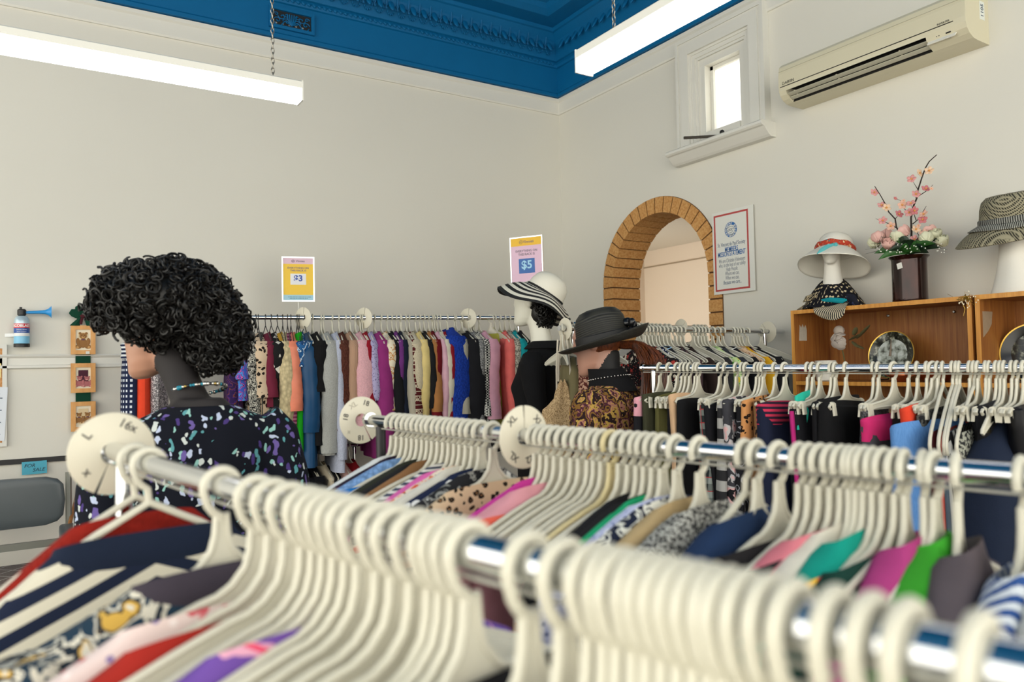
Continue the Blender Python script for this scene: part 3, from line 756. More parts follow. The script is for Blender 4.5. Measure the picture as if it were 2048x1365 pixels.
def poster():
    a, b = onX(1428, 427, XW), onX(1515, 583, XW); yL, yR = a.y, b.y
    zt = onX(1470, 419, XW).z; zb = onX(1474, 586, XW).z; w_ = yL-yR; h = zt-zb
    t = thing('wall_poster', 'white mission statement poster with red border beside the brick arch', 'poster', (XW-.015, (yL+yR)/2, (zt+zb)/2), rot=(0, 0, -PI/2))
    MB().bb((-w_/2, -.004, -h/2), (w_/2, 0, h/2)).build('sheet', solid('poster_white', '#dcdcd4', .45), t, smooth=False)
    bo = MB(); W, H = w_*.84, h*.93; e = .011; ox = -w_*.035
    bo.frame(-W/2+ox, W/2+ox, -H/2, H/2, e, -.0048, -.004)
    bo.build('red_border', solid('border_red', '#b2423f', .5), t, smooth=False)
    blue = solid('poster_blue', '#2465a6', .5); grey = solid('poster_grey', '#8b9098', .5); sl = solid('poster_slate', '#5f6f86', .5); wh = solid('poster_white', '#dcdcd4', .45)
    R = .088*h*1.05; zc = .262*h
    e_ = MB(); e_.M = Matrix.Translation((ox, -.0046, zc)) @ Matrix.Rotation(PI/2, 4, 'X')
    N = 48; e_.loft([[(r*math.cos(2*PI*j/N), r*math.sin(2*PI*j/N), z) for j in range(N)] for r, z in ((R*.62, 0), (R*.62, .0005), (R, .0005), (R, 0))], cap=False, capend=False); em = e_.build('emblem_ring', blue, t, smooth=False)
    hs = MB(); hs.M = Matrix.Translation((ox, -.005, zc)) @ Matrix.Rotation(PI/2, 4, 'X')
    for pts in ([(-.55, -.1), (-.3, .05), (0, .12), (.3, .05), (.58, -.02)], [(-.5, .2), (-.2, .38), (.2, .4), (.5, .15)], [(-.5, -.25), (-.2, -.1), (.15, -.05), (.3, -.25), (.1, -.42), (-.25, -.42)], [(-.25, .05), (-.05, -.12), (.2, .0)]):
        hs.tube([(x*R, y*R, 0) for x, y in pts], .0013, 4)
    hs.build('emblem_hands', sl, t)
    def arc(body, r, mid, size, flip=False):
        n = len(body); 
        for k, ch in enumerate(body):
            if ch == ' ': continue
            a = mid + ((n-1)/2-k)*size*.78/r*(1 if not flip else -1)
            x, y = r*math.cos(a), r*math.sin(a)
            text(ch, size, wh, em, (ox+x, -.0056, zc+y), (PI/2, -(a-PI/2) if not flip else -(a+PI/2), 0), 'emblem_lettering', bold=.0003)
    arc('ST VINCENT DE PAUL', R*.80, PI/2, .019); arc('HELPS PEOPLE', R*.80, -PI/2, .019, True)
    def row(s, size, z, m, **k): text(s, size, m, t, (ox, -.0044, z*h), (PI/2, 0, 0), 'lettering', **k)
    row('St. Vincent de Paul Society', .033, .092, sl, fit=W*.80)
    row('MEMBERS', .042, .026, blue, bold=.0005, fit=W*.38); row('MISSION STATEMENT', .042, -.026, blue, bold=.0005, fit=W*.80)
    for s, z, k in (('We are Christian Volunteers', -.105, .76), ('who, to the best of our ability', -.157, .78), ('Help People.', -.21, .34), ('Where we can,', -.262, .40), ('When we can,', -.315, .39)): row(s, .0335, z, grey, shear=.2, fit=W*k)
    row('Because we care...', .0335, -.368, sl, shear=.2, fit=W*.52)
poster()
# ================================================================== RACKS, HANGERS, GARMENTS
M_hang = solid('hanger_plastic', '#cdc9b8', .38, var=.03, scale=20)
M_hangy = solid('hanger_plastic_yellowed', '#d0c193', .38)
M_blackh = solid('hanger_black', '#17161a', .4)
M_disc = solid('size_disc_plastic', '#d3cdb9', .45, var=.02, scale=30)
M_ink = solid('disc_ink', '#3c3a38', .6); M_faint = solid('disc_ink_faint', '#b3ad9d', .6)
RR = .0125
def hook_pts(R=.0185, zc=-.0015, stem=-.037, n=18):
    p = []
    for k in range(n):
        a = math.radians(-28 + 226*k/(n-1)); p.append((R*math.cos(a), 0, zc+R*math.sin(a)))
    p += [(-.0140, 0, -.0185), (-.0085, 0, -.0265), (-.002, 0, -.031), (0, 0, stem)]
    return p
def outline_hanger(half, plate=.0016, rim=.0040):
    """half: right-hand outline from the neck down to the bottom centre; mirrored"""
    pts = [(x, 0, z) for x, z in half] + [(-x, 0, z) for x, z in reversed(half[:-1])]
    m = MB(); m.tube(hook_pts(stem=half[0][1]-.006), .0044, 8)
    m.tube(pts, rim, 8, closed=True, up=(0, 1, 0))
    k = len(pts)
    m.add([(x, plate, z) for x, y, z in pts] + [(x, -plate, z) for x, y, z in pts], [])
    o = len(m.v)-2*k; h = len(half)
    # plate as quads between mirrored points
    for s in (0, k):
        for i in range(h-1):
            a, b = i, i+1; a2, b2 = (k-i) % k if i else k-1, k-1-i if i else k-1
            a2 = k-1-a; b2 = k-1-b
            if a2 <= b: continue
            f = [o+s+a, o+s+b, o+s+b2, o+s+a2]
            m.f.append([v for j, v in enumerate(f) if v not in f[:j]]); m.mi.append(0)
    return m
H_TOP = [(.0052, -.030), (.0065, -.050), (.011, -.066), (.024, -.081), (.038, -.089), (.055, -.093), (.10, -.108), (.16, -.131), (.203, -.152), (.207, -.160), (.198, -.164), (.15, -.150), (.09, -.134), (.03, -.124), (0, -.122)]
H_CLIP = [(.0052, -.030), (.008, -.052), (.016, -.070), (.028, -.085), (.045, -.093), (.08, -.098), (.142, -.106), (.150, -.112), (.142, -.118), (.08, -.112), (.03, -.110), (0, -.110)]
ME_top = outline_hanger(H_TOP).mesh('hanger', M_hang); ME_topy = outline_hanger(H_TOP).mesh('hanger_yellowed', M_hangy)
ME_clip = outline_hanger(H_CLIP).mesh('clip_hanger', M_hang)
c = MB(); c.box((0, .0075, -.120), (.018, .006, .036), (.10, 0, 0)); c.box((0, -.0075, -.120), (.018, .006, .036), (-.10, 0, 0)); c.tube([(-.008, 0, -.106), (.008, 0, -.106)], .009, 8)
ME_clipjaw = c.mesh('clip', M_hang, smooth=False)
def tubular():
    m = MB(); m.tube(hook_pts(stem=-.05), .0044, 8)
    a = [(0, -.048), (.06, -.080), (.13, -.124), (.180, -.160), (.200, -.178), (.209, -.198), (.203, -.216), (.188, -.226), (.10, -.228), (0, -.228)]
    m.tube([(x, 0, z) for x, z in a] + [(-x, 0, z) for x, z in reversed(a[1:-1])], .0048, 8, closed=True, up=(0, 1, 0))
    return m.mesh('tubular_hanger', M_hang)
ME_tub = tubular()
def wire():
    m = MB(); m.tube(hook_pts(stem=-.045), .0022, 6)
    m.tube([(0, 0, -.045), (.05, 0, -.07), (.16, 0, -.115), (.20, 0, -.14), (.19, 0, -.152), (0, 0, -.150), (-.19, 0, -.152), (-.20, 0, -.14), (-.16, 0, -.115), (-.05, 0, -.07)], .0024, 6, closed=True, up=(0, 1, 0))
    return m.mesh('wire_hanger', M_blackh)
ME_wire = wire()

class Rail:
    def __init__(s, A, B, name, sag=0., r=RR):
        s.A, s.B, s.name, s.sag, s.r = Vector(A), Vector(B), name, sag, r
        d = s.B-s.A; s.L = d.length; s.d = d.normalized(); s.th = math.atan2(-d.x, d.y); s.n = 0; s.used = []
        s.X = Vector((math.cos(s.th), math.sin(s.th), 0))
    def pos(s, t): return s.A.lerp(s.B, t) - Vector((0, 0, s.sag*4*t*(1-t)))
    def t_of(s, px, x=0., z=0.):
        lo, hi = -.15, 1.15
        f = lambda t: pxof(s.pos(t)+s.X*x+Vector((0, 0, z)))[0]
        inc = f(.9) > f(.1)
        for _ in range(40):
            m = (lo+hi)/2
            if (f(m) < px) == inc: lo = m
            else: hi = m
        return (lo+hi)/2
ORD = ['zeroth', 'first', 'second', 'third', 'fourth', 'fifth', 'sixth', 'seventh', 'eighth', 'ninth', 'tenth', 'eleventh', 'twelfth', 'thirteenth', 'fourteenth', 'fifteenth', 'sixteenth', 'seventeenth', 'eighteenth', 'nineteenth']
TENS = {2: 'twent', 3: 'thirt', 4: 'fort', 5: 'fift', 6: 'sixt', 7: 'sevent', 8: 'eight'}
def ordinal(n):
    if n < 20: return ORD[n]
    return TENS[n//10]+('ieth' if n % 10 == 0 else 'y-'+ORD[n % 10])

def rack(label, rail, posts=(.04, .96), drop=0., cap=True, foot=.22, name='clothes_rack', cable=False, pm=None):
    g = (rail.A+rail.B)/2; g.z = 0
    t = thing(name, label, 'clothes rack', g)
    loc = lambda p: Vector(p)-g
    m = MB(); m.tube([loc(rail.pos(k/16)) for k in range(17)], rail.r, 16); m.build('rail', M_chrome, t)
    if cable:  # pale strip added for the reflecting line along the tube's bottom edge
        m = MB(); m.tube([loc(rail.pos(k/16)+rail.X*.003+Vector((0, 0, -.0165))) for k in range(17)], .0016, 6); m.build('cable', solid('edge_strip_grey', '#a9a79c', .4), t)
    if cap:
        for e_, sg in ((rail.pos(0), -1), (rail.pos(1), 1)):
            k = MB(); dd = rail.d*sg
            k.tube([loc(e_)-dd*.004, loc(e_)+dd*.006, loc(e_)+dd*.012], [rail.r*1.35, rail.r*1.35, rail.r*.9], 16); k.build('end_cap', M_chrome, t)
    for q in posts:
        p = rail.pos(q); p.z -= rail.r
        k = MB(); k.tube([loc((p.x, p.y, p.z)), loc((p.x, p.y, .07))], .011, 12); k.build('post', pm or M_chrome, t)
        k = MB(); k.tube([loc(Vector((p.x, p.y, .075))+rail.X*foot), loc(Vector((p.x, p.y, .075))-rail.X*foot)], .013, 10); k.build('foot', M_chrome, t)
        for s_ in (-1, 1):
            k = MB(); w_ = Vector((p.x, p.y, .032))+rail.X*foot*s_*.95
            k.M = Matrix.Translation(loc(w_)) @ Matrix.Rotation(rail.th, 4, 'Z') @ Matrix.Rotation(PI/2, 4, 'X'); k.lathe([(0, -.01), (.03, -.01), (.032, -.006), (.032, .006), (.03, .01), (0, .01)], 16); k.build('castor', M_blackh, t)
    a, b = rail.pos(posts[0]), rail.pos(posts[-1])
    k = MB(); k.tube([loc((a.x, a.y, .11)), loc((b.x, b.y, .11))], .011, 10); k.build('base_bar', M_chrome, t)
    return t
rnd = random.Random(7)
def hang(rail, t, kind, label, group, flip=False, yaw=None, clips=False):
    me, nm = {'top': (ME_top, 'clothes_hanger'), 'topy': (ME_topy, 'clothes_hanger'), 'clip': (ME_clip, 'clip_hanger'), 'tub': (ME_tub, 'tubular_hanger'), 'wire': (ME_wire, 'wire_hanger')}[kind]
    yw = rnd.uniform(-4, 4) if yaw is None else yaw
    o = inst(nm, me, None, rail.pos(t)+Vector((0, 0, rail.r-RR)), (0, 0, rail.th+math.radians(yw)+(PI if flip else 0)))
    tag(o, label, 'hanger', group)
    if clips:
        for x in (.128, -.128): inst('clip', ME_clipjaw, o, (x, 0, 0))
    return o, yw

# ---- garment meshes
def body_mb(w=.2, L=.6, t=.02, neck=.08, z0=-.095, drop=.058, hem=1.0, seed=0, fold=.006, N=32, rows=11, power=1.1, sag=.0):
    R = random.Random(seed); ph = [R.uniform(0, 6.3) for _ in range(4)]; kx = R.uniform(5, 9); m = MB(); rings = []
    def ring(z, a, b, amt, tilt=0.):
        out = []
        for j in range(N):
            q = 2*PI*j/N; x = a*sgn(math.cos(q), .75); y = b*sgn(math.sin(q), .7)
            y += amt*(math.sin(kx*x/w+ph[0]+z*3)+.6*math.sin(2.3*kx*x/w+ph[1]-z*2))
            zz = z + (.010*sgn(math.sin(q), 1)*tilt)
            out.append((x + amt*.5*math.sin(9*z+ph[2]), y, zz))
        return out
    tn = min(t*.9, .016)
    rings.append(ring(z0-.035, neck*.82, tn*1.1, 0)); rings.append(ring(z0-.004, neck*.93, tn*1.15, 0, 1)); rings.append(ring(z0+.004, neck, tn*1.25, 0, 1))
    for k in range(1, 7):
        s = k/6; rings.append(ring(z0-drop*s**power, neck+(w-neck)*s, tn*1.2+(t-tn*1.2)*s*.8+.003, fold*.15*s))
    zs = z0-drop
    for k in range(1, rows+1):
        s = k/rows; z = zs-(L-drop)*s
        a = w*(1-.03*min(1, s*4)+(hem-1)*s); rings.append(ring(z, a, t*(.95+.25*math.sin(PI*min(1, s*1.3))), fold*min(1, s*2.5)))
    m.loft(rings, cap=False, capend=False); return m
def sleeve_mb(w, z0, drop, L, t, seed=0, out=.018, N=14):
    R = random.Random(seed+99); m = MB(); rings = []; n = 12; zs = z0-drop; ph = R.uniform(0, 6)
    for k in range(n+1):
        s = k/n; z = zs+.012-L*s if k else zs+.014
        cx = w-.030+out*math.sin(min(1, s*3.5)*PI/2)+.014*math.sin(s*5+ph)*s
        rx = (.050-.016*s)*(.55 if k == 0 else 1); ry = t*(1.08-.2*s)*(.7 if k == 0 else 1); cy = .006*math.sin(s*4+ph)
        rings.append([(cx+rx*math.cos(2*PI*j/N)*(1+.07*math.sin(7*s*PI+j)), cy+ry*math.sin(2*PI*j/N)*(1+.07*math.sin(9*s*PI+2*j)), z) for j in range(N)])
    m.loft(rings, cap=True, capend=False); return m
GN = [0]
HTOP = [(.0, -.05), (.024, -.081), (.038, -.089), (.055, -.093), (.10, -.108), (.16, -.131), (.203, -.152), (.3, -.2)]
def garment(name, cat, label, group, rail, t, mat, yaw=0, w=.2, L=.6, th=.02, neck=.08, sleeve=0, collar=None, hem=1., z0=-.095, drop=.058, fold=.006, band=None, flip=False, sleeve_mat=None, dz=0, auto=False):
    GN[0] += 1; sd = GN[0]
    if auto:      # keep the shoulders on the arms of the hanger
        for (x0, a), (x1, b) in zip(HTOP[:-1], HTOP[1:]):
            if x0 <= neck <= x1: z0 = min(z0, a+(b-a)*(neck-x0)/(x1-x0)+.012)
        drop = max(.012, z0+.143)
    o = body_mb(w, L, th, neck, z0, drop, hem, sd, fold).build(name, mat, None)
    o.location = rail.pos(t)+Vector((0, 0, dz)); o.rotation_euler = (0, 0, rail.th+math.radians(yaw)+(PI if flip else 0)); tag(o, label, cat, group)
    if sleeve:
        me = sleeve_mb(w, z0, drop, sleeve, th, sd).mesh('sleeve', sleeve_mat or mat)
        inst('sleeve', me, o); inst('sleeve', me, o, (0, 0, 0), (0, 0, PI))
    if collar:
        c = MB(); N = 24; tn = min(th*.9, .016)
        prof = [(.96, z0-.002), (1.02, z0+.006), (1.05, z0+.0), (1.14, z0-.03), (1.10, z0-.034)]
        c.loft([[(neck*k*sgn(math.cos(2*PI*j/N), .75), (tn*1.3*k+.004*(k > 1.03))*sgn(math.sin(2*PI*j/N), .7), z+.01*sgn(math.sin(2*PI*j/N), 1)) for j in range(N)] for k, z in prof], cap=False, capend=False)
        c.build('collar', collar, o)
    if band:
        b = body_mb(w+.002, .05, th+.002, w*.97, z0+.0, .004, 1.0, sd, 0.0, rows=2).build('waistband', band, o)
    return o
def skirt(name, cat, label, group, rail, t, mat, yaw=0, w=.150, L=.55, th=.018, hem=1.12, z0=-.100, band=None, fold=.012, side=None, dx=0):
    GN[0] += 1; sd = GN[0]
    rj = random.Random(sd*7+1); w *= rj.uniform(.86, 1.03); z0 += rj.uniform(-.024, .004); th *= rj.uniform(.85, 1.25); yaw += rj.uniform(-7, 7)
    o = body_mb(w*1.02, L, th, w, z0, .006, hem, sd, fold, rows=12).build(name, mat, None)
    o.location = rail.pos(t)+rail.X*dx; o.rotation_euler = (math.radians(rj.uniform(-3, 3)), math.radians(rj.uniform(-5, 5)), rail.th+math.radians(yaw)); tag(o, label, cat, group)
    if band: body_mb(w*1.02+.002, .062, th+.002, w+.002, z0+.001, .004, 1.02, sd, 0.001, rows=3).build('waistband', band, o)
    if side:
        s = MB(); s.tube([(w*(1.03+.12*q), 0, z0-.01-(L-.06)*q) for q in (0, .2, .4, .6, .8, 1)], .007, 6); s.build('side_stripe', side, o)
    return o
def nearest_free(rail, t, hooks):
    best = min((h for h in hooks if h not in rail.used), key=lambda h: abs(h-t)); rail.used.append(best); return best

def fill(rail, hooks_px, garments, grp, gmid, kind='top', flip=False, gname='garments', hook_kinds={}, skirts=False, exact=False):
    """hooks_px: picture columns of the hooks; garments: (column of near shoulder, name, category, description, material, options)"""
    hooks = [rail.t_of(p) for p in hooks_px]; worn = {}
    if exact: hooks += [rail.t_of(g[0], gmid[0], gmid[1]) for g in garments]
    hooks.sort()
    sgnf = -1 if False else 1
    for gi in garments:
        px, name, cat, desc, mat, op = gi
        op = dict(op); tt = rail.t_of(px, gmid[0], gmid[1]); at_ = op.pop('at', None); tt = rail.t_of(at_) if at_ else tt; t = nearest_free(rail, tt, hooks)
        worn[t] = (name, cat, desc, mat, op)
    for i, t in enumerate(hooks):
        kd = hook_kinds.get(i, kind)
        if t in worn:
            name, cat, desc, mat, op = worn[t]
            lab = f'{op.pop("hcol", "white")} {op.pop("hword", "plastic")} hanger holding the {desc}'; lab += f' on the {rail.name}' if len((lab+' on the '+rail.name).split()) <= 16 else ''
            kd = op.pop('hk', kd)
        else: lab = f'white plastic hanger, {ordinal(i+1)} hook from the left on the {rail.name}'
        yw = worn[t][4].pop('yaw', None) if t in worn else None
        o, yw = hang(rail, t, kd, lab, grp, flip, yw, clips=(kd == 'clip'))
        if t in worn:
            lab = f'{desc} hanging on the {rail.name}'
            if skirts and op.pop('sk', True): skirt(name, cat, lab, gname, rail, t, mat, yaw=yw, **op)
            else: garment(name, cat, lab, gname, rail, t, mat, yaw=yw, auto=(kd in ('top', 'topy') and rail in (R1, R2) if 'R2' in globals() else kd == 'top'), **op)
def disc(label, rail, t, marks, dia=.108, faint=(), lean=0, slit=-65):
    """round size divider on a rail; marks: (text, angle, material)"""
    p = rail.pos(t); N = 48; R = dia/2; r0 = rail.r+.0025
    o = bpy.data.objects.new('size_divider', None)
    m = MB(); a0 = math.radians(slit)+.045; a1 = math.radians(slit)+2*PI-.045
    pr = [(r0, -.0016), (r0, .0016), (R-.001, .0016), (R, .0008), (R, -.0008), (R-.001, -.0016), (r0, -.0016)]
    rings = []
    for k in range(N+1):
        a = a0+(a1-a0)*k/N; c_, s_ = math.cos(a), math.sin(a); rings.append([(r*c_, r*s_, y) for r, y in pr[:-1]])
    m.loft(rings)
    # local z -> along the rail toward the near end
    X = Vector((-rail.d.y, rail.d.x, 0)).normalized(); Z = rail.d.copy(); Y = Z.cross(X)
    ob = m.build('size_divider', M_disc); M = Matrix((( X.x, Y.x, Z.x, p.x), (X.y, Y.y, Z.y, p.y), (X.z, Y.z, Z.z, p.z-.003), (0, 0, 0, 1)))
    ob.matrix_world = M @ Matrix.Rotation(math.radians(lean), 4, 'Y'); tag(ob, label, 'size divider', 'round rail size dividers')
    for s_, a, mt in marks:
        a = math.radians(a); text(s_, .017, mt, ob, (R*.74*math.cos(a), R*.74*math.sin(a), .0019), (0, 0, a-PI/2), 'size_lettering', bold=.0002)
    return ob

W, B_, NV = '#dcd9cf', '#16161a', '#18223c'
pl = lambda c: cloth('plain', c)
# ---------------------------------------------------------------- nearest rack (rail 1)
R1 = Rail(at(222, 902, 1.03), at(2300, 1403, .254), 'nearest rack', .010)
rack('chrome clothes rack nearest the camera crossing the whole foreground', R1, posts=(.05, .985), cable=True)
hooks1 = [270, 298, 442, 512, 545, 578, 612, 634, 655, 676, 700, 724, 762, 792, 830, 866, 889, 913, 938, 1055, 1128, 1184, 1214, 1243, 1272, 1301, 1332, 1363, 1394, 1424, 1455, 1490, 1534, 1585, 1668, 1742, 1815, 1960]
g1 = [
 (20, 'jumper', 'jumper', 'red knitted jumper', cloth('fluffy', '#8f2218'), dict(at=270, hk='tub', th=.026, sleeve=.45, neck=.075, drop=.10, w=.205, yaw=3, hcol='white', hword='tubular', z0=-.080)),
 (92, 'striped_jumper', 'jumper', 'navy and cream striped jumper', cloth('slant', '#1b2338', '#cfc9b6'), dict(at=298, th=.042, sleeve=.4, neck=.10, collar=pl('#1a2336'), drop=.095, z0=-.094, w=.205, yaw=-4, hk='tub', hword='tubular')),
 (150, 'blouse', 'blouse', 'teal and cream floral blouse with dark collar', cloth('blotch', '#24394a', '#24394a', '#d2cdbd', '#1d2834', '#c9a24c', '#d2cdbd', sc=1.5), dict(at=442, th=.034, sleeve=.3, neck=.085, collar=cloth('plain', '#3f3943'), z0=-.080)),
 (215, 'dress', 'dress', 'pink and white floral dress', cloth('floral', '#dcc9c4', '#c45560', '#d98a8e', '#e8dcd8', '#8a7aa8', sc=1.1), dict(at=512, th=.018, neck=.12, z0=-.080)),
 (240, 'cardigan', 'cardigan', 'bright red cardigan', pl('#a02a22'), dict(at=545, th=.015, neck=.13, sleeve=.35, z0=-.080)),
 (330, 'shirt', 'shirt', 'black shirt', pl('#1a1a1f'), dict(at=830, th=.010, neck=.17, z0=-.080)),
 (440, 'blouse', 'blouse', 'purple pink and yellow patterned blouse', cloth('blotch', '#6a4a9a', '#6a4a9a', '#d9a0b8', '#d84a6a', '#e0b030', sc=1.0), dict(at=655, th=.014, neck=.10, z0=-.080)),
 (520, 'top', 'top', 'white cotton top', pl('#d6d6ce'), dict(th=.010, neck=.1, z0=-.080)),
 (560, 'top', 'top', 'black cotton top', pl('#1b1b1e'), dict(th=.010, neck=.1, z0=-.080)),
 (640, 'jacket', 'jacket', 'charcoal jacket', pl('#222326'), dict(th=.014, neck=.1, sleeve=.3, z0=-.080)),
 (740, 'top', 'top', 'dark brown top', pl('#3a241c'), dict(th=.014, neck=.1, z0=-.080)),
]
fill(R1, hooks1, g1, 'hangers on the nearest rack', (.145, -.118), flip=True, gname='clothes on the nearest rack')
disc('round cream size divider at the left end of the nearest rack', R1, .006, [('16x', 62, M_ink), ('L', 140, M_ink), ('x', 215, M_ink)], dia=.112, slit=-112)

# ---------------------------------------------------------------- middle rack (rail 2)
R2 = Rail(at(740, 840, 1.69), at(2300, 974, .646), 'middle rack', .004)
rack('chrome clothes rack in the middle full of coloured tops', R2, posts=(.035, .985), cable=True, pm=M_blackh)
hooks2 = [786, 797, 808, 818, 828, 838, 848, 858, 868, 879, 890, 901, 912, 923, 935, 948, 962, 985, 1072, 1085, 1098, 1112, 1128, 1145, 1160, 1178, 1190, 1205, 1222, 1240, 1258, 1275, 1290, 1306, 1324, 1352, 1398, 1488, 1512, 1556, 1598, 1617, 1640, 1661, 1682, 1698, 1713, 1728, 1745, 1766, 1790, 1808, 1846, 1868, 1912, 2042, 2115]
g2 = [
 (672, 'top', 'top', 'navy top with white stripes', cloth('slant', '#1c2440', '#cfd2d2', sc=.7), dict(at=786, th=.02, sleeve=.3, neck=.05, z0=-.080)),
 (712, 'blouse', 'blouse', 'plum patterned blouse', cloth('blotch', '#241b2c', '#241b2c', '#3d2438', '#2c1f30'), dict(at=797, th=0.03, sleeve=.4, neck=0.045, z0=-.080)),
 (742, 'jumper', 'jumper', 'light blue ribbed jumper', cloth('knit', '#7fa6d8'), dict(at=812, th=0.026, sleeve=.4, neck=0.06, z0=-.080)),
 (757, 'top', 'top', 'bright blue top', pl('#1d78c9'), dict(at=818, th=0.01, neck=0.175, z0=-.080)),
 (772, 'top', 'top', 'dark olive top', pl('#2d2f26'), dict(at=838, th=.02, sleeve=.3, neck=.05, z0=-.080)),
 (797, 'jacket', 'jacket', 'black soft jacket', pl('#1d1d1f'), dict(at=848, th=0.032, sleeve=.4, neck=0.055, z0=-.080)),
 (832, 'top', 'top', 'camel brown top', pl('#8a6544'), dict(at=858, th=0.006, neck=0.05, z0=-.080)),
 (850, 'top', 'top', 'white top with navy dashes', cloth('stripes', '#d8d8d2', '#3b4358', sc=5.0), dict(at=890, th=0.01, neck=.05, z0=-.080)),
 (872, 'top', 'top', 'bubblegum pink top', pl('#d868ac'), dict(at=901, th=0.02, sleeve=.3, neck=.07, z0=-.080)),
 (892, 'blouse', 'blouse', 'orange floral blouse', cloth('floral', '#e4d5c2', '#e07a50', '#d9583a', '#463c36', '#e8b090', sc=1.7), dict(at=912, th=0.022, sleeve=.2, neck=.05, z0=-.080)),
 (925, 'top', 'top', 'cream lace top', pl('#d8d4c8'), dict(at=923, th=.014, neck=.05, z0=-.080)),
 (950, 'top', 'top', 'navy top with white spots', cloth('dots', '#1b2440', '#dcdcda', sc=.55), dict(at=948, th=.022, sleeve=.2, neck=.05, z0=-.080)),
 (985, 'blouse', 'blouse', 'grey and black camouflage blouse', cloth('blotch', '#232326', '#232326', '#8f8f8a', '#3a3a3a', '#cfcfc8', sc=1.4), dict(at=962, th=.02, sleeve=.25, neck=.05, z0=-.080)),
 (1022, 'top', 'top', 'leopard print top', cloth('leopard', '#cdb595', '#1d1813', '#8f6a44', sc=1.5), dict(at=985, th=.011, neck=0.11, z0=-.080)),
 (1040, 'top', 'top', 'hot magenta top', pl('#c83c98'), dict(at=1072, th=.010, neck=.05, z0=-.080)),
 (1060, 'jumper', 'jumper', 'pale pink jumper', pl('#dc9aa4'), dict(at=1085, th=0.034, sleeve=.3, neck=.07, z0=-.080)),
 (1098, 'top', 'top', 'coral orange top', pl('#e86a58'), dict(at=1098, th=0.018, neck=0.165, z0=-.080)),
 (1122, 'top', 'top', 'thin black top', pl('#1c1c1e'), dict(th=.012, neck=.05, z0=-.080)),
 (1150, 'top', 'top', 'emerald green top', pl('#1f9a68'), dict(th=.010, neck=.05, z0=-.080)),
 (1172, 'blouse', 'blouse', 'lilac floral blouse', cloth('floral', '#b9bfdc', '#8f9ac8', '#d5d8e6', '#5a6696', sc=1.6), dict(th=.022, sleeve=.25, neck=.05, z0=-.080)),
 (1196, 'blouse', 'blouse', 'navy and white swirl blouse', cloth('scribble', '#20263a', '#dcdcd2', sc=.9), dict(th=.018, neck=.05, z0=-.080)),
 (1218, 'top', 'top', 'tan beige top', pl('#b39c74'), dict(th=.012, neck=.05, z0=-.080)),
 (1240, 'jumper', 'jumper', 'grey speckled jumper', cloth('speckle', '#3d3d3c', '#b9b8b0'), dict(th=.024, sleeve=.4, neck=.05, z0=-.080)),
 (1272, 'jacket', 'jacket', 'plain black jacket', pl('#1e1e20'), dict(at=1324, th=.028, sleeve=.4, neck=.05, z0=-.080)),
 (1330, 'jumper', 'jumper', 'navy blue jumper', pl('#1f3354'), dict(at=1398, th=.028, sleeve=.3, neck=0.075, hk='tub', hword='tubular', z0=-.080)),
 (1362, 'top', 'top', 'dark indigo top', pl('#1b2c4c'), dict(at=1488, th=.03, neck=0.15, z0=-.080)),
 (1410, 'top', 'top', 'washed black top', pl('#232224'), dict(at=1512, th=.026, sleeve=.2, neck=0.12, z0=-.080)),
 (1440, 'top', 'top', 'dusty pink top', pl('#a98a88'), dict(at=1556, th=.014, neck=0.17, z0=-.080)),
 (1475, 'jumper', 'jumper', 'charcoal black jumper', cloth('knit', '#2b2b2e'), dict(at=1598, th=.028, sleeve=.3, neck=0.13, z0=-.080)),
 (1560, 'jumper', 'jumper', 'salmon pink jumper', pl('#d77c88'), dict(at=1617, th=0.034, sleeve=.4, neck=.07, z0=-.080)),
 (1595, 'top', 'top', 'ivory top', pl('#d8d2c4'), dict(at=1661, th=.016, neck=.05, z0=-.080)),
 (1640, 'top', 'top', 'teal green top', pl('#149a88'), dict(at=1698, yaw=5, th=0.03, sleeve=.25, neck=.06, z0=-.080)),
 (1668, 'blouse', 'blouse', 'red yellow and navy patterned blouse', cloth('blotch', '#232a4c', '#232a4c', '#c83c3c', '#e2b53c', '#d9d4c4', sc=1.2), dict(at=1728, th=.016, neck=.14, z0=-.080)),
 (1700, 'jumper', 'jumper', 'bottle green jumper', pl('#163a32'), dict(at=1745, th=.022, neck=.11, sleeve=.2, z0=-.080)),
 (1748, 'cardigan', 'cardigan', 'magenta pink cardigan', pl('#b0407f'), dict(at=1808, yaw=8, th=.026, sleeve=.4, neck=.05, z0=-.080)),
 (1800, 'jumper', 'jumper', 'apple green roll neck jumper', pl('#3a9a2c'), dict(at=1846, yaw=13, th=.034, sleeve=.4, neck=.032, collar=pl('#3a9a2c'), z0=-.080)),
 (1850, 'cardigan', 'cardigan', 'grey fleece cardigan', pl('#5c5358'), dict(at=1912, yaw=14, th=.028, sleeve=.4, neck=.04, z0=-.080)),
 (1895, 'shirt', 'shirt', 'blue and white striped shirt', cloth('vstripes', '#c6ccd2', '#2c4c86', sc=1.3), dict(at=2042, yaw=4, th=.020, sleeve=.4, neck=0.07, z0=-.080)),
 (1990, 'jacket', 'jacket', 'white padded jacket', pl('#d6d4cb'), dict(at=2115, yaw=8, th=.026, sleeve=.4, neck=.05, z0=-.080)),
]
fill(R2, hooks2, g2, 'hangers on the middle rack', (.145, -.118), gname='clothes on the middle rack', hook_kinds={28: 'topy'})
disc('round cream size divider at the left end of the middle rack', R2, R2.t_of(722), [('18', 72, M_ink), ('18', 168, M_ink), ('18', 268, M_ink), ('XL', 120, M_faint), ('+', 218, M_faint)], slit=-62)
disc('round cream size divider further along the middle rack', R2, R2.t_of(1048), [('XL', 132, M_ink), ('XL', 40, M_ink), ('XL', 232, M_ink), ('22', 285, M_ink)], slit=90)

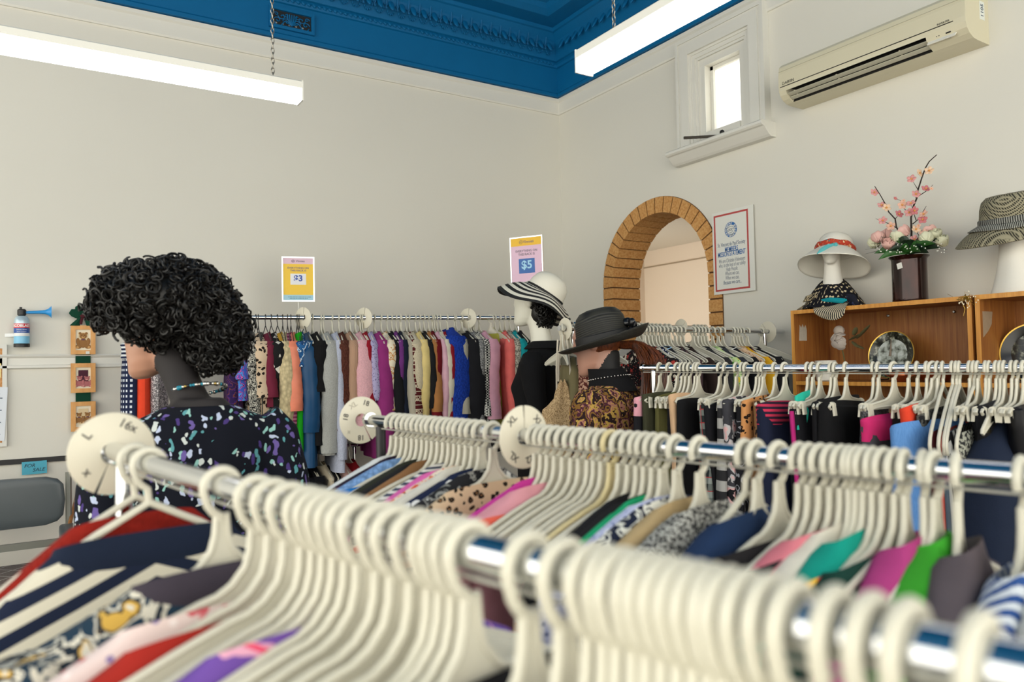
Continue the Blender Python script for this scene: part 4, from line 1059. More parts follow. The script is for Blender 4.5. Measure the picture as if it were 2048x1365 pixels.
# ---------------------------------------------------------------- skirt rack (rail 3)
R3 = Rail(at(1287, 736, 2.8), at(2300, 735, 1.816), 'skirt rack', .002)
rack('chrome clothes rack on the right full of skirts and trousers', R3, posts=(.03, .985), cable=True)
hooks3 = [1319, 1338, 1354, 1364, 1371, 1379, 1390, 1396, 1439, 1451, 1472, 1484, 1492, 1513, 1520, 1526, 1549, 1569, 1615, 1625, 1639, 1662, 1670, 1691, 1746, 1756, 1787, 1816, 1834, 1853, 1865, 1875, 1885, 1904, 1912, 1918, 1939, 1947, 1955, 1971, 1978, 1992, 2000, 2008, 2023, 2033, 2046]
k3 = dict(hk='clip', hword='clip')
g3 = [
 (1280, 'trousers', 'trousers', 'black trousers with pink lining', pl('#1b1b1f'), dict(k3, band=pl('#d79aa6'), hem=1.0)),
 (1297, 'trousers', 'trousers', 'dark olive trousers', pl('#3c3d2c'), dict(k3, hem=.95)),
 (1312, 'trousers', 'trousers', 'khaki green trousers', pl('#5c5a34'), dict(k3, hem=.9, th=.018)),
 (1326, 'skirt', 'skirt', 'black skirt with white hem', pl('#1d1d22'), dict(k3, L=.3)),
 (1342, 'trousers', 'trousers', 'tan beige trousers', pl('#c8a582'), dict(k3, hem=.95, th=.017)),
 (1358, 'skirt', 'skirt', 'black pencil skirt', pl('#141416'), dict(k3, th=.022)),
 (1385, 'skirt', 'skirt', 'grey and green plaid skirt', cloth('plaid', '#23292a', '#8b928c', '#9c3a3c', sc=1.4), dict(k3, th=.026)),
 (1412, 'skirt', 'skirt', 'black wool skirt', pl('#17171b'), dict(k3, th=.022)),
 (1425, 'skirt', 'skirt', 'light grey skirt with black bands', cloth('stripes', '#a3a29e', '#2a2a2c', sc=.6), dict(k3, th=.02)),
 (1447, 'skirt', 'skirt', 'grey black and pink print skirt', cloth('blotch', '#3a3a3f', '#3a3a3f', '#b8b4b4', '#d7a9a8', '#19191c', sc=.8), dict(k3, th=.02)),
 (1468, 'skirt', 'skirt', 'black and white swirl skirt', cloth('swirl', '#18181c', '#18181c', '#8f9096', '#1a1a1e'), dict(k3, th=.022)),
 (1490, 'skirt', 'skirt', 'orange leopard print skirt', cloth('leopard', '#c58a55', '#1c140f', '#7d4a28', sc=1.1), dict(k3, th=.018, L=.8)),
 (1512, 'skirt', 'skirt', 'dark leopard print skirt', cloth('leopard', '#7d5a3a', '#1c1512', '#4a2f1e', sc=1.3), dict(k3, th=.02)),
 (1545, 'skirt', 'skirt', 'navy skirt with red striped waistband', pl('#1a2036'), dict(k3, th=.03, band=cloth('stripes', '#c23452', '#2a1c30', sc=2.6), w=.14, yaw=-12, dx=.02, at=1569)),
 (1580, 'top', 'top', 'turquoise singlet', pl('#2cb8a0'), dict(k3, at=1615, th=.010, L=.10, z0=-.085, w=.13)),
 (1596, 'trousers', 'trousers', 'black track trousers with magenta side stripe', pl('#1a1a1f'), dict(k3, at=1625, th=.022, side=pl('#b82c78'), dx=.01)),
 (1622, 'trousers', 'trousers', 'olive brown trousers', pl('#5a5538'), dict(k3, th=.016)),
 (1638, 'skirt', 'skirt', 'black ribbed skirt', cloth('rib', '#1b1b1e'), dict(k3, th=.02)),
 (1660, 'skirt', 'skirt', 'wide black skirt', pl('#131315'), dict(k3, th=.034)),
 (1702, 'trousers', 'trousers', 'dark grey marl trousers', cloth('speckle', '#2c2c2e', '#57575a'), dict(k3, th=.016)),
 (1722, 'leggings', 'leggings', 'grey leggings with hot pink waistband', pl('#47474b'), dict(k3, at=1787, th=.022, band=pl('#cc2f6e'), w=.13, yaw=-16, z0=-.135, dx=.045)),
 (1762, 'leggings', 'leggings', 'plain black leggings', pl('#141414'), dict(k3, at=1816, th=.024, z0=-.10)),
 (1788, 'trousers', 'trousers', 'red orange trousers', pl('#d9432a'), dict(k3, at=1834, th=.022, dx=.03)),
 (1812, 'denim_skirt', 'skirt', 'light blue denim skirt', cloth('denim', '#2c5a9a', '#6fa0d8'), dict(k3, at=1865, th=.020, w=.13, yaw=-24, z0=-.13, hem=1.3, dx=.09)),
 (1840, 'skirt', 'skirt', 'charcoal patterned skirt', cloth('speckle', '#222224', '#54544f', sc=.4), dict(k3, th=.02)),
 (1858, 'trousers', 'trousers', 'maroon trousers', pl('#4c1c20'), dict(hk='tub', hword='tubular', sk=False, th=.014, z0=-.17, neck=.18)),
 (1872, 'trousers', 'trousers', 'coral edged trousers', pl('#c25a50'), dict(hk='tub', hword='tubular', sk=False, th=.012, z0=-.17, neck=.18)),
 (1888, 'trousers', 'trousers', 'blue grey trousers', pl('#56626e'), dict(hk='tub', hword='tubular', sk=False, th=.014, z0=-.17, neck=.18)),
 (1905, 'skirt', 'skirt', 'black and white chevron skirt', cloth('vstripes', '#1b1b1d', '#c4c4c0', sc=1.0), dict(hk='tub', hword='tubular', sk=False, th=.014, z0=-.17, neck=.18)),
 (1925, 'skirt', 'skirt', 'grey snakeskin print skirt', cloth('speckle', '#2c2d2e', '#a5a698', sc=.45), dict(hk='tub', hword='tubular', sk=False, th=.020, z0=-.17, neck=.18, L=.8)),
 (1948, 'skirt', 'skirt', 'black pleated skirt', cloth('rib', '#17171a'), dict(k3, th=.022)),
 (1965, 'skirt', 'skirt', 'dark charcoal skirt', pl('#1d1e22'), dict(k3, th=.022)),
 (1985, 'jacket', 'jacket', 'navy jacket draped wide over its hanger', pl('#1a2336'), dict(hk='top', sk=False, th=.075, neck=.06, w=.24, z0=-.13, drop=.11, L=.5, fold=.012)),
 (2035, 'skirt', 'skirt', 'black satin skirt', cloth('satin', '#121215'), dict(k3, th=.03)),
]
fill(R3, hooks3, g3, 'hangers on the skirt rack', (.14, -.13), kind='clip', gname='skirts and trousers on the skirt rack', skirts=True)

# ---------------------------------------------------------------- racks before the right wall
zr4 = EYE+.157; p = onY(1115, 668, 2.68)
R4 = Rail((onY(1118, 668, 2.68).x, 2.68, zr4+.0), (XW-.03, 2.68, zr4-.005), 'rack beside the shelves')
rack('steel clothes rack standing beside the wooden shelves', R4, posts=(.05, .90), cap=False, foot=.15)
hooks4 = [1138, 1148, 1160, 1174, 1190, 1288, 1295, 1302, 1310, 1316, 1324, 1331, 1339, 1350, 1358, 1366, 1386, 1393, 1400, 1406, 1413, 1425, 1436, 1445, 1465, 1471, 1477, 1483, 1494, 1522]
g4 = [
 (1163, 'dress', 'dress', 'sage green chiffon dress', cloth('rib', '#7c7454'), dict(th=.03, L=.7, z0=-.13, w=.06, neck=.04)), (1172, 'dress', 'dress', 'bronze sequin dress', cloth('speckle', '#5a2c28', '#c09a84', sc=.35), dict(th=.025, L=.7, w=.11, neck=.05)),
 (1186, 'dress', 'dress', 'plum sequin dress', cloth('speckle', '#2c1424', '#8a4a58', sc=.35), dict(th=.025, L=.6, w=.11, neck=.05)), (1201, 'dress', 'dress', 'beige slip dress', pl('#b39a78'), dict(th=.03, L=.7, w=.11, neck=.05)), (1217, 'dress', 'dress', 'rose sequin dress', cloth('speckle', '#7c4a48', '#d0aa9c', sc=.35), dict(th=.025, L=.7, w=.11, neck=.05)),
 (1350, 'blouse', 'blouse', 'polka dot navy blouse', cloth('polka', '#1c2440', '#d2d6dc', sc=1.3), dict(th=.014)),
 (1330, 'blouse', 'blouse', 'red and black floral blouse', cloth('floral', '#1d1a1c', '#b8423c', '#d9cdb8', '#2c2628', sc=1.8), dict(th=.016, sleeve=.2)),
 (1345, 'top', 'top', 'cream knitted top', cloth('knit', '#d6cfbc'), dict(th=.016)),
 (1358, 'top', 'top', 'black top with pale blue edge', pl('#1b1c22'), dict(th=.018, collar=pl('#8fb2d2'))),
 (1385, 'top', 'top', 'maroon striped dark top', cloth('vstripes', '#241e22', '#4c3a3c', sc=.8), dict(th=.016)),
 (1400, 'top', 'top', 'dark brown velvet top', pl('#2c211e'), dict(th=.02, sleeve=.2)),
 (1436, 'jacket', 'jacket', 'charcoal grey jacket', pl('#2c2c2e'), dict(th=.03, sleeve=.3)),
 (1456, 'blouse', 'blouse', 'neon green leaf print blouse', cloth('floral', '#c4dc9c', '#58b83c', '#2c7a3c', '#e2c83c', sc=1.4), dict(th=.018, sleeve=.2)),
 (1470, 'jacket', 'jacket', 'slate grey jacket', pl('#36373d'), dict(th=.022, sleeve=.2)),
 (1490, 'top', 'top', 'black top with white trim', pl('#19191c'), dict(th=.02, sleeve=.3, collar=pl('#c9c9c4'))),
 (1500, 'blouse', 'blouse', 'peach spotted blouse', cloth('dots', '#d9b896', '#7c4a3c', sc=1.6), dict(th=.016)),
 (1515, 'top', 'top', 'mustard yellow top', pl('#d3a020'), dict(th=.014, sleeve=.3)),
 (1526, 'blouse', 'blouse', 'black and red speckled blouse', cloth('dots', '#231a1c', '#c05a58', sc=1.7), dict(th=.016, sleeve=.3)),
 (1548, 'coat', 'coat', 'black winter coat', pl('#17171a'), dict(th=.05, sleeve=.5, neck=.07)),
]
fill(R4, hooks4, g4, 'hangers on the rack beside the shelves', (.145, -.118), gname='clothes on the rack beside the shelves')
disc('round pale size divider at the right end of the rack beside the shelves', R4, R4.t_of(1535), [], dia=.115, slit=55)
disc('round pale size divider at the left end of the rack beside the shelves', R4, R4.t_of(1130), [], dia=.10, slit=0)
zr5 = EYE+.207
R5 = Rail((onY(1150, 640, 3.2).x, 3.2, zr5), (onX(1449, 650, XW-.10).x, 3.2, zr5-.008), 'rack under the arch')
rack('steel clothes rack standing under the brick arch', R5, posts=(.06, .96), foot=.15)
hooks5 = [1158, 1164, 1276, 1283, 1290, 1297, 1304, 1312, 1320, 1330, 1338, 1388, 1396, 1403, 1410, 1432, 1444]
g5 = [(1300, 'top', 'top', 'pale grey top', pl('#b9b7b0'), dict(th=.016)), (1345, 'top', 'top', 'black crew top', pl('#1a1a1c'), dict(th=.02)), (1420, 'top', 'top', 'black and white patterned top', cloth('scribble', '#1a1a1c', '#d4d4d0'), dict(th=.02))]
fill(R5, hooks5, g5, 'hangers on the rack under the arch', (.145, -.118), gname='clothes on the rack under the arch')
disc('round pale size divider on the rack under the arch', R5, R5.t_of(1362), [], dia=.105, slit=140)

# ---------------------------------------------------------------- long rack along the left wall
RB = Rail(at(256, 634.8, 3.93), at(1046, 636.3, 4.8), 'long rack', .0)
rack('long chrome clothes rack standing along the left wall', RB, posts=(.02, .985), foot=.17)
kw = dict(hk='wire', hcol='black', hword='wire')
gb = [
 # sleeve column, name, category, description, material, options
 (262, 'blouse', 'blouse', 'navy blouse with white check and striped sleeve', cloth('polka', '#1c2440', '#cdd2da', sc=.9), dict(kw, th=.045, L=.75, sleeve=.08, sleeve_mat=cloth('stripes', '#1c2440', '#d2d6d8', sc=2.0))),
 (290, 'dress', 'dress', 'bright orange coral dress', pl('#e0482c'), dict(kw, th=.035, L=.8, z0=-.15)),
 (315, 'top', 'top', 'grey lace pattern top', cloth('scribble', '#6a6668', '#cfc8c8', sc=1.2), dict(kw, th=.025, L=.6)),
 (470, 'dress', 'dress', 'purple and gold satin dress', cloth('swirl', '#2c1c48', '#452468', '#6c3c20', '#2c1c48', sc=1.4), dict(kw, th=.04, L=.62)),
 (487, 'blouse', 'blouse', 'blue and pink swirl satin blouse', cloth('swirl', '#3c5ab4', '#6a3c9c', '#d06aa4', '#2c1c58', '#4c86d0', sc=1.6), dict(kw, th=.04, L=.36, sleeve=.2)),
 (505, 'blouse', 'blouse', 'black blouse with white scribble print', cloth('scribble', '#1d1d1d', '#c4c1b4', sc=1.5), dict(kw, th=.032, L=.68, sleeve=.4)),
 (522, 'top', 'top', 'charcoal lace top', cloth('speckle', '#262624', '#63625c', sc=.7), dict(kw, th=.03, L=.60)),
 (517, 'dress', 'dress', 'long beige leopard print dress', cloth('leopard', '#cdb69a', '#1f1a16', '#2a221c', sc=.95), dict(kw, th=.058, L=.88, sleeve=.3)),
 (537, 'top', 'top', 'burgundy top', pl('#6c2438'), dict(kw, th=.035, L=.40, sleeve=.3)),
 (549, 'dress', 'dress', 'black and white geometric dress', cloth('geo', '#1a1a1a', '#d6d3c6', sc=1.0), dict(kw, th=.045, L=.66, sleeve=.2)),
 (562, 'top', 'top', 'mustard yellow silk top', cloth('satin', '#c89a1c'), dict(kw, th=.03, L=.64)),
 (573, 'jumper', 'jumper', 'chunky cream knitted jumper', cloth('knit', '#cdbd94', sc=.55), dict(kw, th=.045, L=.48, sleeve=.44)),
 (583, 'dress', 'dress', 'plum and pink striped dress', cloth('stripes', '#7a2c4e', '#b06a84', sc=2.0), dict(kw, th=.05, L=.80)),
 (590, 'blouse', 'blouse', 'shiny coral peach blouse', cloth('satin', '#e08468'), dict(kw, th=.045, L=.4, sleeve=.38)),
 (603, 'top', 'top', 'vivid green top', pl('#189018'), dict(kw, th=.03, L=.65, neck=.14)),
 (607, 'top', 'top', 'blue paisley bandana print top', cloth('paisley', '#24588c', '#24588c', '#bfd0dc', '#1c3c68'), dict(kw, th=.045, L=.42, sleeve=.14)),
 (618, 'dress', 'dress', 'floaty dark teal dress', cloth('satin', '#1c466c'), dict(kw, th=.05, L=.74, sleeve=.5)),
 (635, 'jumper', 'jumper', 'black short sleeved jumper', cloth('rib', '#141416'), dict(th=.055, L=.62, sleeve=.28)),
 (658, 'jumper', 'jumper', 'grey fluffy jumper', cloth('fluffy', '#a6a7a2'), dict(th=.055, L=.68, sleeve=.62)),
 (676, 'cardigan', 'cardigan', 'pale lilac fuzzy cardigan', cloth('fluffy', '#b4b9ca'), dict(th=.030, L=.78, sleeve=.66)),
 (690, 'jumper', 'jumper', 'brown cable knit jumper', cloth('knit', '#5c3328'), dict(th=.05, L=.60, sleeve=.5)),
 (704, 'jumper', 'jumper', 'beige ribbed jumper', cloth('rib', '#b8947a'), dict(th=.04, L=.48, sleeve=.42)),
 (724, 'jumper', 'jumper', 'pink fluffy jumper', cloth('fluffy', '#dcaab0'), dict(th=.06, L=.60, sleeve=.5)),
 (738, 'top', 'top', 'dark red top', pl('#8c1424'), dict(th=.03, L=.45, sleeve=.4)),
 (750, 'blouse', 'blouse', 'lavender speckled blouse', cloth('dots', '#a9a2c4', '#6a6288', sc=1.8), dict(th=.035, L=.5, sleeve=.34)),
 (764, 'cardigan', 'cardigan', 'magenta purple cardigan', pl('#8c3070'), dict(th=.055, L=.72, sleeve=.66)),
 (778, 'blouse', 'blouse', 'cream blouse with tan leaf print', cloth('blotch', '#dcd2b8', '#dcd2b8', '#c08a50', '#dcd2b8', '#a06a3c'), dict(th=.035, L=.44, sleeve=.4)),
 (790, 'jumper', 'jumper', 'black fine knit jumper', pl('#17171a'), dict(th=.04, L=.56, sleeve=.5)),
 (800, 'cardigan', 'cardigan', 'violet purple cardigan', pl('#6c3478'), dict(th=.032, L=.55, sleeve=.5)),
 (809, 'jumper', 'jumper', 'dark navy jumper', pl('#1a2030'), dict(th=.03, L=.5, sleeve=.42)),
 (819, 'jumper', 'jumper', 'oatmeal grey jumper', cloth('rib', '#b3ab98'), dict(th=.04, L=.56, sleeve=.52)),
 (829, 'cardigan', 'cardigan', 'maroon fair isle cardigan', cloth('fairisle', '#551c1e', '#cdbfa6'), dict(th=.05, L=.58, sleeve=.52)),
 (836, 'top', 'top', 'cream fleece top', cloth('fluffy', '#c9bda2'), dict(th=.045, L=.36, sleeve=.3)),
 (849, 'cardigan', 'cardigan', 'pale yellow cardigan', pl('#dcc684'), dict(th=.042, L=.58, sleeve=.54)),
 (858, 'jumper', 'jumper', 'black and white trimmed jumper', pl('#1b1b1d'), dict(th=.03, L=.5, sleeve=.4)),
 (867, 'cardigan', 'cardigan', 'camel tan cardigan', pl('#a87444'), dict(th=.038, L=.46, sleeve=.42)),
 (876, 'jumper', 'jumper', 'wine red jumper', pl('#6c141e'), dict(th=.036, L=.62, sleeve=.5)),
 (884, 'top', 'top', 'light pink cotton top', pl('#d2a6b4'), dict(th=.03, L=.58, sleeve=.5)),
 (893, 'cardigan', 'cardigan', 'cream wool cardigan', pl('#d2cbb6'), dict(th=.04, L=.52, sleeve=.46)),
 (900, 'top', 'top', 'crimson red top', pl('#8c1a28'), dict(th=.03, L=.60, sleeve=.54)),
 (915, 'jumper', 'jumper', 'royal blue chunky roll neck jumper', cloth('knit', '#1c3fa4'), dict(th=.075, L=.58, sleeve=.54, collar=cloth('knit', '#1c3fa4'), z0=-.075)),
 (930, 'jumper', 'jumper', 'stone grey jumper', cloth('rib', '#a9a493'), dict(th=.035, L=.5, sleeve=.44)),
 (945, 'cardigan', 'cardigan', 'black wool cardigan', pl('#1d1d21'), dict(th=.07, L=.60, sleeve=.54)),
 (958, 'jumper', 'jumper', 'grey marl jumper', cloth('speckle', '#4c4c4e', '#9a9a98', sc=.8), dict(th=.032, L=.56, sleeve=.5)),
 (967, 'jacket', 'jacket', 'black and white houndstooth jacket', cloth('houndstooth', '#1c1c1e', '#c9c7bf'), dict(th=.035, L=.58, sleeve=.46)),
 (981, 'top', 'top', 'pale pink long sleeved top', pl('#d29cae'), dict(th=.052, L=.50, sleeve=.48)),
 (1005, 'cardigan', 'cardigan', 'olive yellow v neck cardigan', pl('#b0ac4c'), dict(th=.05, L=.62, sleeve=.56, yaw=52, neck=.07)),
 (1024, 'top', 'top', 'coral pink cardigan', pl('#dc6a64'), dict(th=.035, L=.54, sleeve=.46)),
 (1034, 'jumper', 'jumper', 'grey sequin jumper', cloth('speckle', '#6c6a62', '#b9b4a4', sc=.5), dict(th=.035, L=.5, sleeve=.4)),
 (1044, 'top', 'top', 'teal blue top', pl('#149298'), dict(th=.035, L=.4, sleeve=.3)),
 (1056, 'dress', 'dress', 'black dress with silver heart pendant', pl('#151519'), dict(th=.045, L=.7)),
]
hb = [g[0]-(29 if g[0] > 560 else 25) for g in gb]
extra = [612, 642, 700, 720, 762, 800, 868, 912, 940, 948, 990]
fill(RB, extra, gb, 'hangers on the long rack', (.19, -.15), gname='clothes on the long rack', exact=True)
for px_, lab in ((606, 'round pale size divider beside the yellow price sign'), (728, 'round pale size divider above the pink fluffy jumper'), (936, 'round pale size divider near the right end of the long rack')):
    disc(lab, RB, RB.t_of(px_), [], dia=.125, slit=100, lean=38)
# heart pendant, neck tag
o = [x for x in bpy.data.objects if x.get('label', '').startswith('black dress with silver heart')][0]
h = MB(); h.tube([(.04, -.05, -.1), (.06, -.052, -.17), (.06, -.052, -.2)], .003, 6); h.tube([(.06+.014*math.sin(a)**3, -.053, -.215+.012*(math.cos(a)-.35*math.cos(2*a))) for a in [k*PI/10 for k in range(20)]], .004, 6, closed=True)
h.build('heart_pendant', M_chrome, o)
o = [x for x in bpy.data.objects if x.get('label', '').startswith('olive yellow v neck cardigan hang')][0]
MB().bb((-.008, .043, -.15), (.008, .046, -.06)).build('yellow_tag', solid('tag_yellow', '#d8d820', .5), o, smooth=False)
# low rail
zl = EYE-.462+.0
RL = Rail(onY(470, 911, 4.30), onY(715, 886, 4.30), 'low rail', 0, r=.010)
RL.A.z = RL.B.z = zl
rack('low steel clothes rail under the long rack', RL, posts=(.03, .97), foot=.12, name='clothes_rail')
gl = [
 (512, 'top', 'top', 'scarlet red top', pl('#a81420'), dict(th=.02)), (528, 'top', 'top', 'dark grey top', pl('#222426'), dict(th=.03)), (552, 'top', 'top', 'grey and white crochet top', cloth('scribble', '#2a2a2c', '#c4c4bc', sc=1.4), dict(th=.03)),
 (570, 'top', 'top', 'raspberry red top', pl('#8c1826'), dict(th=.02)), (582, 'blouse', 'blouse', 'grey feather print blouse', cloth('scribble', '#5a544c', '#b8b0a2', sc=1.1), dict(th=.025)),
 (600, 'top', 'top', 'cream printed top', cloth('scribble', '#cfc6ac', '#4c463c', sc=.5), dict(th=.04)), (618, 'jacket', 'jacket', 'black puffer jacket', cloth('satin', '#17171a'), dict(th=.05, sleeve=.3)),
 (640, 'jacket', 'jacket', 'black quilted jacket', cloth('satin', '#1b1b1e'), dict(th=.05, sleeve=.3)), (660, 'cardigan', 'cardigan', 'cream drape cardigan', pl('#cdbfa4'), dict(th=.03)), (675, 'jacket', 'jacket', 'black zip jacket', pl('#1a1a1c'), dict(th=.04)),
 (700, 'top', 'top', 'blush pink fringed top', pl('#cfa79c'), dict(th=.05)), (722, 'top', 'top', 'cherry red top', pl('#9c1c24'), dict(th=.05)),
]
fill(RL, [592, 612], gl, 'hangers on the low rail', (.19, -.15), gname='clothes on the low rail', exact=True)
# ================================================================== MANNEQUINS
def interp(tab, z):
    for a, b in zip(tab, tab[1:]):
        if a[0] <= z <= b[0]:
            t = (z-a[0])/(b[0]-a[0]); t = t*t*(3-2*t)*.5+t*.5; return [x+(y-x)*t for x, y in zip(a[1:], b[1:])]
    return list(tab[0][1:] if z < tab[0][0] else tab[-1][1:])
HEAD = [(-.116, .010, -.074, -.045), (-.110, .026, -.088, -.022), (-.095, .040, -.094, .012), (-.07, .052, -.091, .045), (-.04, .061, -.088, .066), (-.01, .067, -.088, .080), (.02, .072, -.088, .088),
        (.05, .073, -.086, .090), (.08, .064, -.072, .078), (.10, .046, -.048, .056), (.112, .024, -.022, .03), (.1165, .003, -.002, .006)]
def ga(x, s): return math.exp(-(x/s)**2)
def add_head(mb, M, feat=1.0, ears=True, N=44, K=52):
    rings = []
    for i in range(K+1):
        z = -.116+.2325*i/K; a, f, b = interp(HEAD, z); ring = []
        for j in range(N):
            q = 2*PI*j/N; x = a*math.sin(q); y = (f+b)/2 - (b-f)/2*math.cos(q)
            if y < (f+b)/2:
                fr = max(0, math.cos(q)); d = 0
                nz = 0
                if -.024 < z < .04: nz = .023*(1-(z+.010)/.05) if z > -.010 else .023*max(0, 1-(-.010-z)/.012)
                d += nz*ga(x, .0125)
                d += .0065*ga(x, .021)*(ga(z+.042, .006)+1.0*ga(z+.055, .007)) - .005*ga(x, .02)*ga(z+.0485, .003)
                d += .006*ga(x, .02)*ga(z+.095, .014) - .009*(ga(x-.031, .016)+ga(x+.031, .016))*ga(z-.024, .013)
                d += .005*(ga(x-.031, .010)+ga(x+.031, .010))*ga(z-.022, .007) + .004*ga(z-.045, .010)*ga(x, .045)
                y -= d*feat*fr
            ring.append(M @ Vector((x, y, z)))
        rings.append(ring)
    mb.loft(rings)
    if ears:
        for s in (-1, 1): mb.ell(M @ Vector((s*.073, .006, .005)), (.010, .019, .032), 12, 8, M.to_3x3())
def ering(cx, cy, z, rx, ry, N=32, p=.85):
    return [(cx+rx*sgn(math.cos(2*PI*j/N), p), cy+ry*sgn(math.sin(2*PI*j/N), p), z) for j in range(N)]
TORSO = [(.03, 0, .010, .058, .062), (.012, 0, .012, .075, .066), (-.008, 0, .012, .115, .072), (-.03, 0, .010, .158, .080), (-.06, 0, .006, .175, .088), (-.11, 0, .0, .168, .100),
         (-.18, 0, -.020, .158, .118), (-.24, 0, -.012, .142, .106), (-.36, 0, .0, .125, .088), (-.46, 0, .004, .150, .100), (-.56, 0, .008, .172, .115), (-.66, 0, .008, .172, .112), (-.72, 0, .006, .165, .10)]
def mannequin(label, base, face, zchin, skin, headface=None, zs=None, feat=1.0, tilt=0., headoff=(0, -.03), arms='down', neckmat=None):
    """base (x, y); face: world direction of the chest; headface: of the face"""
    th = math.atan2(face[0], -face[1]); hf = headface or face; hth = math.atan2(hf[0], -hf[1])-th
    zs = zs or zchin-.075
    t = thing('mannequin', label, 'mannequin', (base[0], base[1], 0), th)
    hc = Vector((headoff[0], headoff[1], zchin+.115))
    M = Matrix.Translation(hc) @ Matrix.Rotation(hth, 4, 'Z') @ Matrix.Rotation(tilt, 4, 'X')
    b = MB(); add_head(b, M, feat)
    nb = Vector((0, .012, zs+.0)); nt = M @ Vector((0, .022, -.03))
    rings = []
    for k in range(9):
        s = k/8; c_ = nb.lerp(nt, s); r = .062-.012*math.sin(PI*min(1, s*1.1)/1.1*1.0)
        rings.append(ering(c_.x, c_.y, c_.z-.03*(1-s), r*.93, r*1.02))
    b.loft(rings)
    b.loft([ering(cx, cy, zs+z, rx, ry) for z, cx, cy, rx, ry in TORSO])
    paths = {}
    for s in (-1, 1):
        if arms == 'down': P = [(s*.150, .01, zs-.035), (s*.190, .012, zs-.08), (s*.212, .02, zs-.18), (s*.228, .03, zs-.31), (s*.224, .0, zs-.42), (s*.212, -.04, zs-.56)]
        else: P = [(s*.150, .01, zs-.035), (s*.185, .014, zs-.08), (s*.205, .03, zs-.18), (s*.222, .055, zs-.30), (s*.215, -.06, zs-.40), (s*.18, -.19, zs-.46)]
        paths[s] = P; b.tube(P, [.046, .048, .042, .036, .031, .024], 14)
    body = b.build('body', [skin, neckmat] if neckmat else skin, t)
    md = body.modifiers.new('r', 'REMESH'); md.mode = 'VOXEL'; md.voxel_size = .0055; md.use_smooth_shade = True
    sm = body.modifiers.new('s', 'SMOOTH'); sm.iterations = 3; sm.factor = .5; bake(body)
    if neckmat:
        body.data.materials.clear(); body.data.materials.append(skin); body.data.materials.append(neckmat); Mi = M.inverted()
        for f in body.data.polygons:
            h = Mi @ f.center
            f.material_index = 0 if (h.z > -.035 or (h.z > -.135 and h.y < .07 + (h.z+.035)*1.1)) else 1
    if False:
        rings = []
        for k in range(8):
            s = k/7*.92; c_ = nb.lerp(nt, s); r = .064-.010*math.sin(PI*s*.9)
            rings.append(ering(c_.x, c_.y, c_.z-.03*(1-s), r*.95, r*1.03))
        low = [ering(cx, cy, zs+z, rx+.0045, ry+.0045) for z, cx, cy, rx, ry in (TORSO[4], TORSO[3], TORSO[2])]
        MB().loft(low+rings, cap=False, capend=False).build('neck_cover', neckmat, t)
    MB().tube([(0, .01, zs-.70), (0, .01, .03)], .014, 12).build('stand_pole', M_chrome, t)
    MB().lathe([(0, 0), (.17, 0), (.175, .006), (.16, .014), (.02, .022), (0, .022)], 32, (0, .01, 0)).build('stand_base', M_steel, t)
    return t, zs, M, paths
def clothe(t, zs, paths, mat, name, L=.62, loose=.012, straight=True, sleeve=1.0, puff=0., neckline=.012, folds=.0, vox=.008):
    m = MB(); rings = []
    for z, cx, cy, rx, ry in TORSO:
        if z > neckline or z < -L: continue
        k = loose*(1 if z < -.02 else .6)
        if straight and z < -.2: rx, ry = max(rx, .158), max(ry, .105)
        rings.append(ering(cx, cy, zs+z, rx+k, ry+k))
    m.loft(list(reversed(rings)))
    for s, P in paths.items():
        n = max(3, round(len(P)*sleeve)); R = [.060, .062+puff*.3, .055+puff, .048+puff, .044+puff*.9, .036][:n]
        m.tube(P[:n], R, 18)
    o = m.build(name, mat, t)
    md = o.modifiers.new('r', 'REMESH'); md.mode = 'VOXEL'; md.voxel_size = vox; md.use_smooth_shade = True
    sm = o.modifiers.new('s', 'SMOOTH'); sm.iterations = 6; sm.factor = .6; bake(o)
    if folds:
        for v in o.data.vertices:
            f = folds*(math.sin(v.co.x*70+v.co.z*4)*.6+math.sin(v.co.x*41+v.co.y*30-v.co.z*9))*min(1, max(0, (zs+.0-v.co.z)/.12))
            n = v.normal; v.co += n*f
    return o
def curls(mb, n, place, seed, r=(.009, .016), tr=(.0026, .004), turns=1.8, seg=20):
    R = random.Random(seed)
    for _ in range(n):
        c_, ax = place(R)
        ax = (ax.normalized() + Vector((R.uniform(-.9, .9), R.uniform(-.9, .9), R.uniform(-.9, .9)))).normalized()
        u = ax.orthogonal().normalized(); v = ax.cross(u); rr = R.uniform(*r); q0 = R.uniform(0, 6.3); Lh = R.uniform(.012, .04)
        mb.tube([c_ + u*(rr*math.cos(q0+k*turns*2*PI/seg)) + v*(rr*math.sin(q0+k*turns*2*PI/seg)) + ax*(Lh*(k/seg-.5)) for k in range(seg+1)], R.uniform(*tr), 5)
camv = lambda r, f: (Vector((_r0.x, _r0.y, 0))*r + Vector((math.sin(YAW), math.cos(YAW), 0))*f).normalized()
M_hair = solid('wig_black', '#0d0b08', .45, spec=.4); 

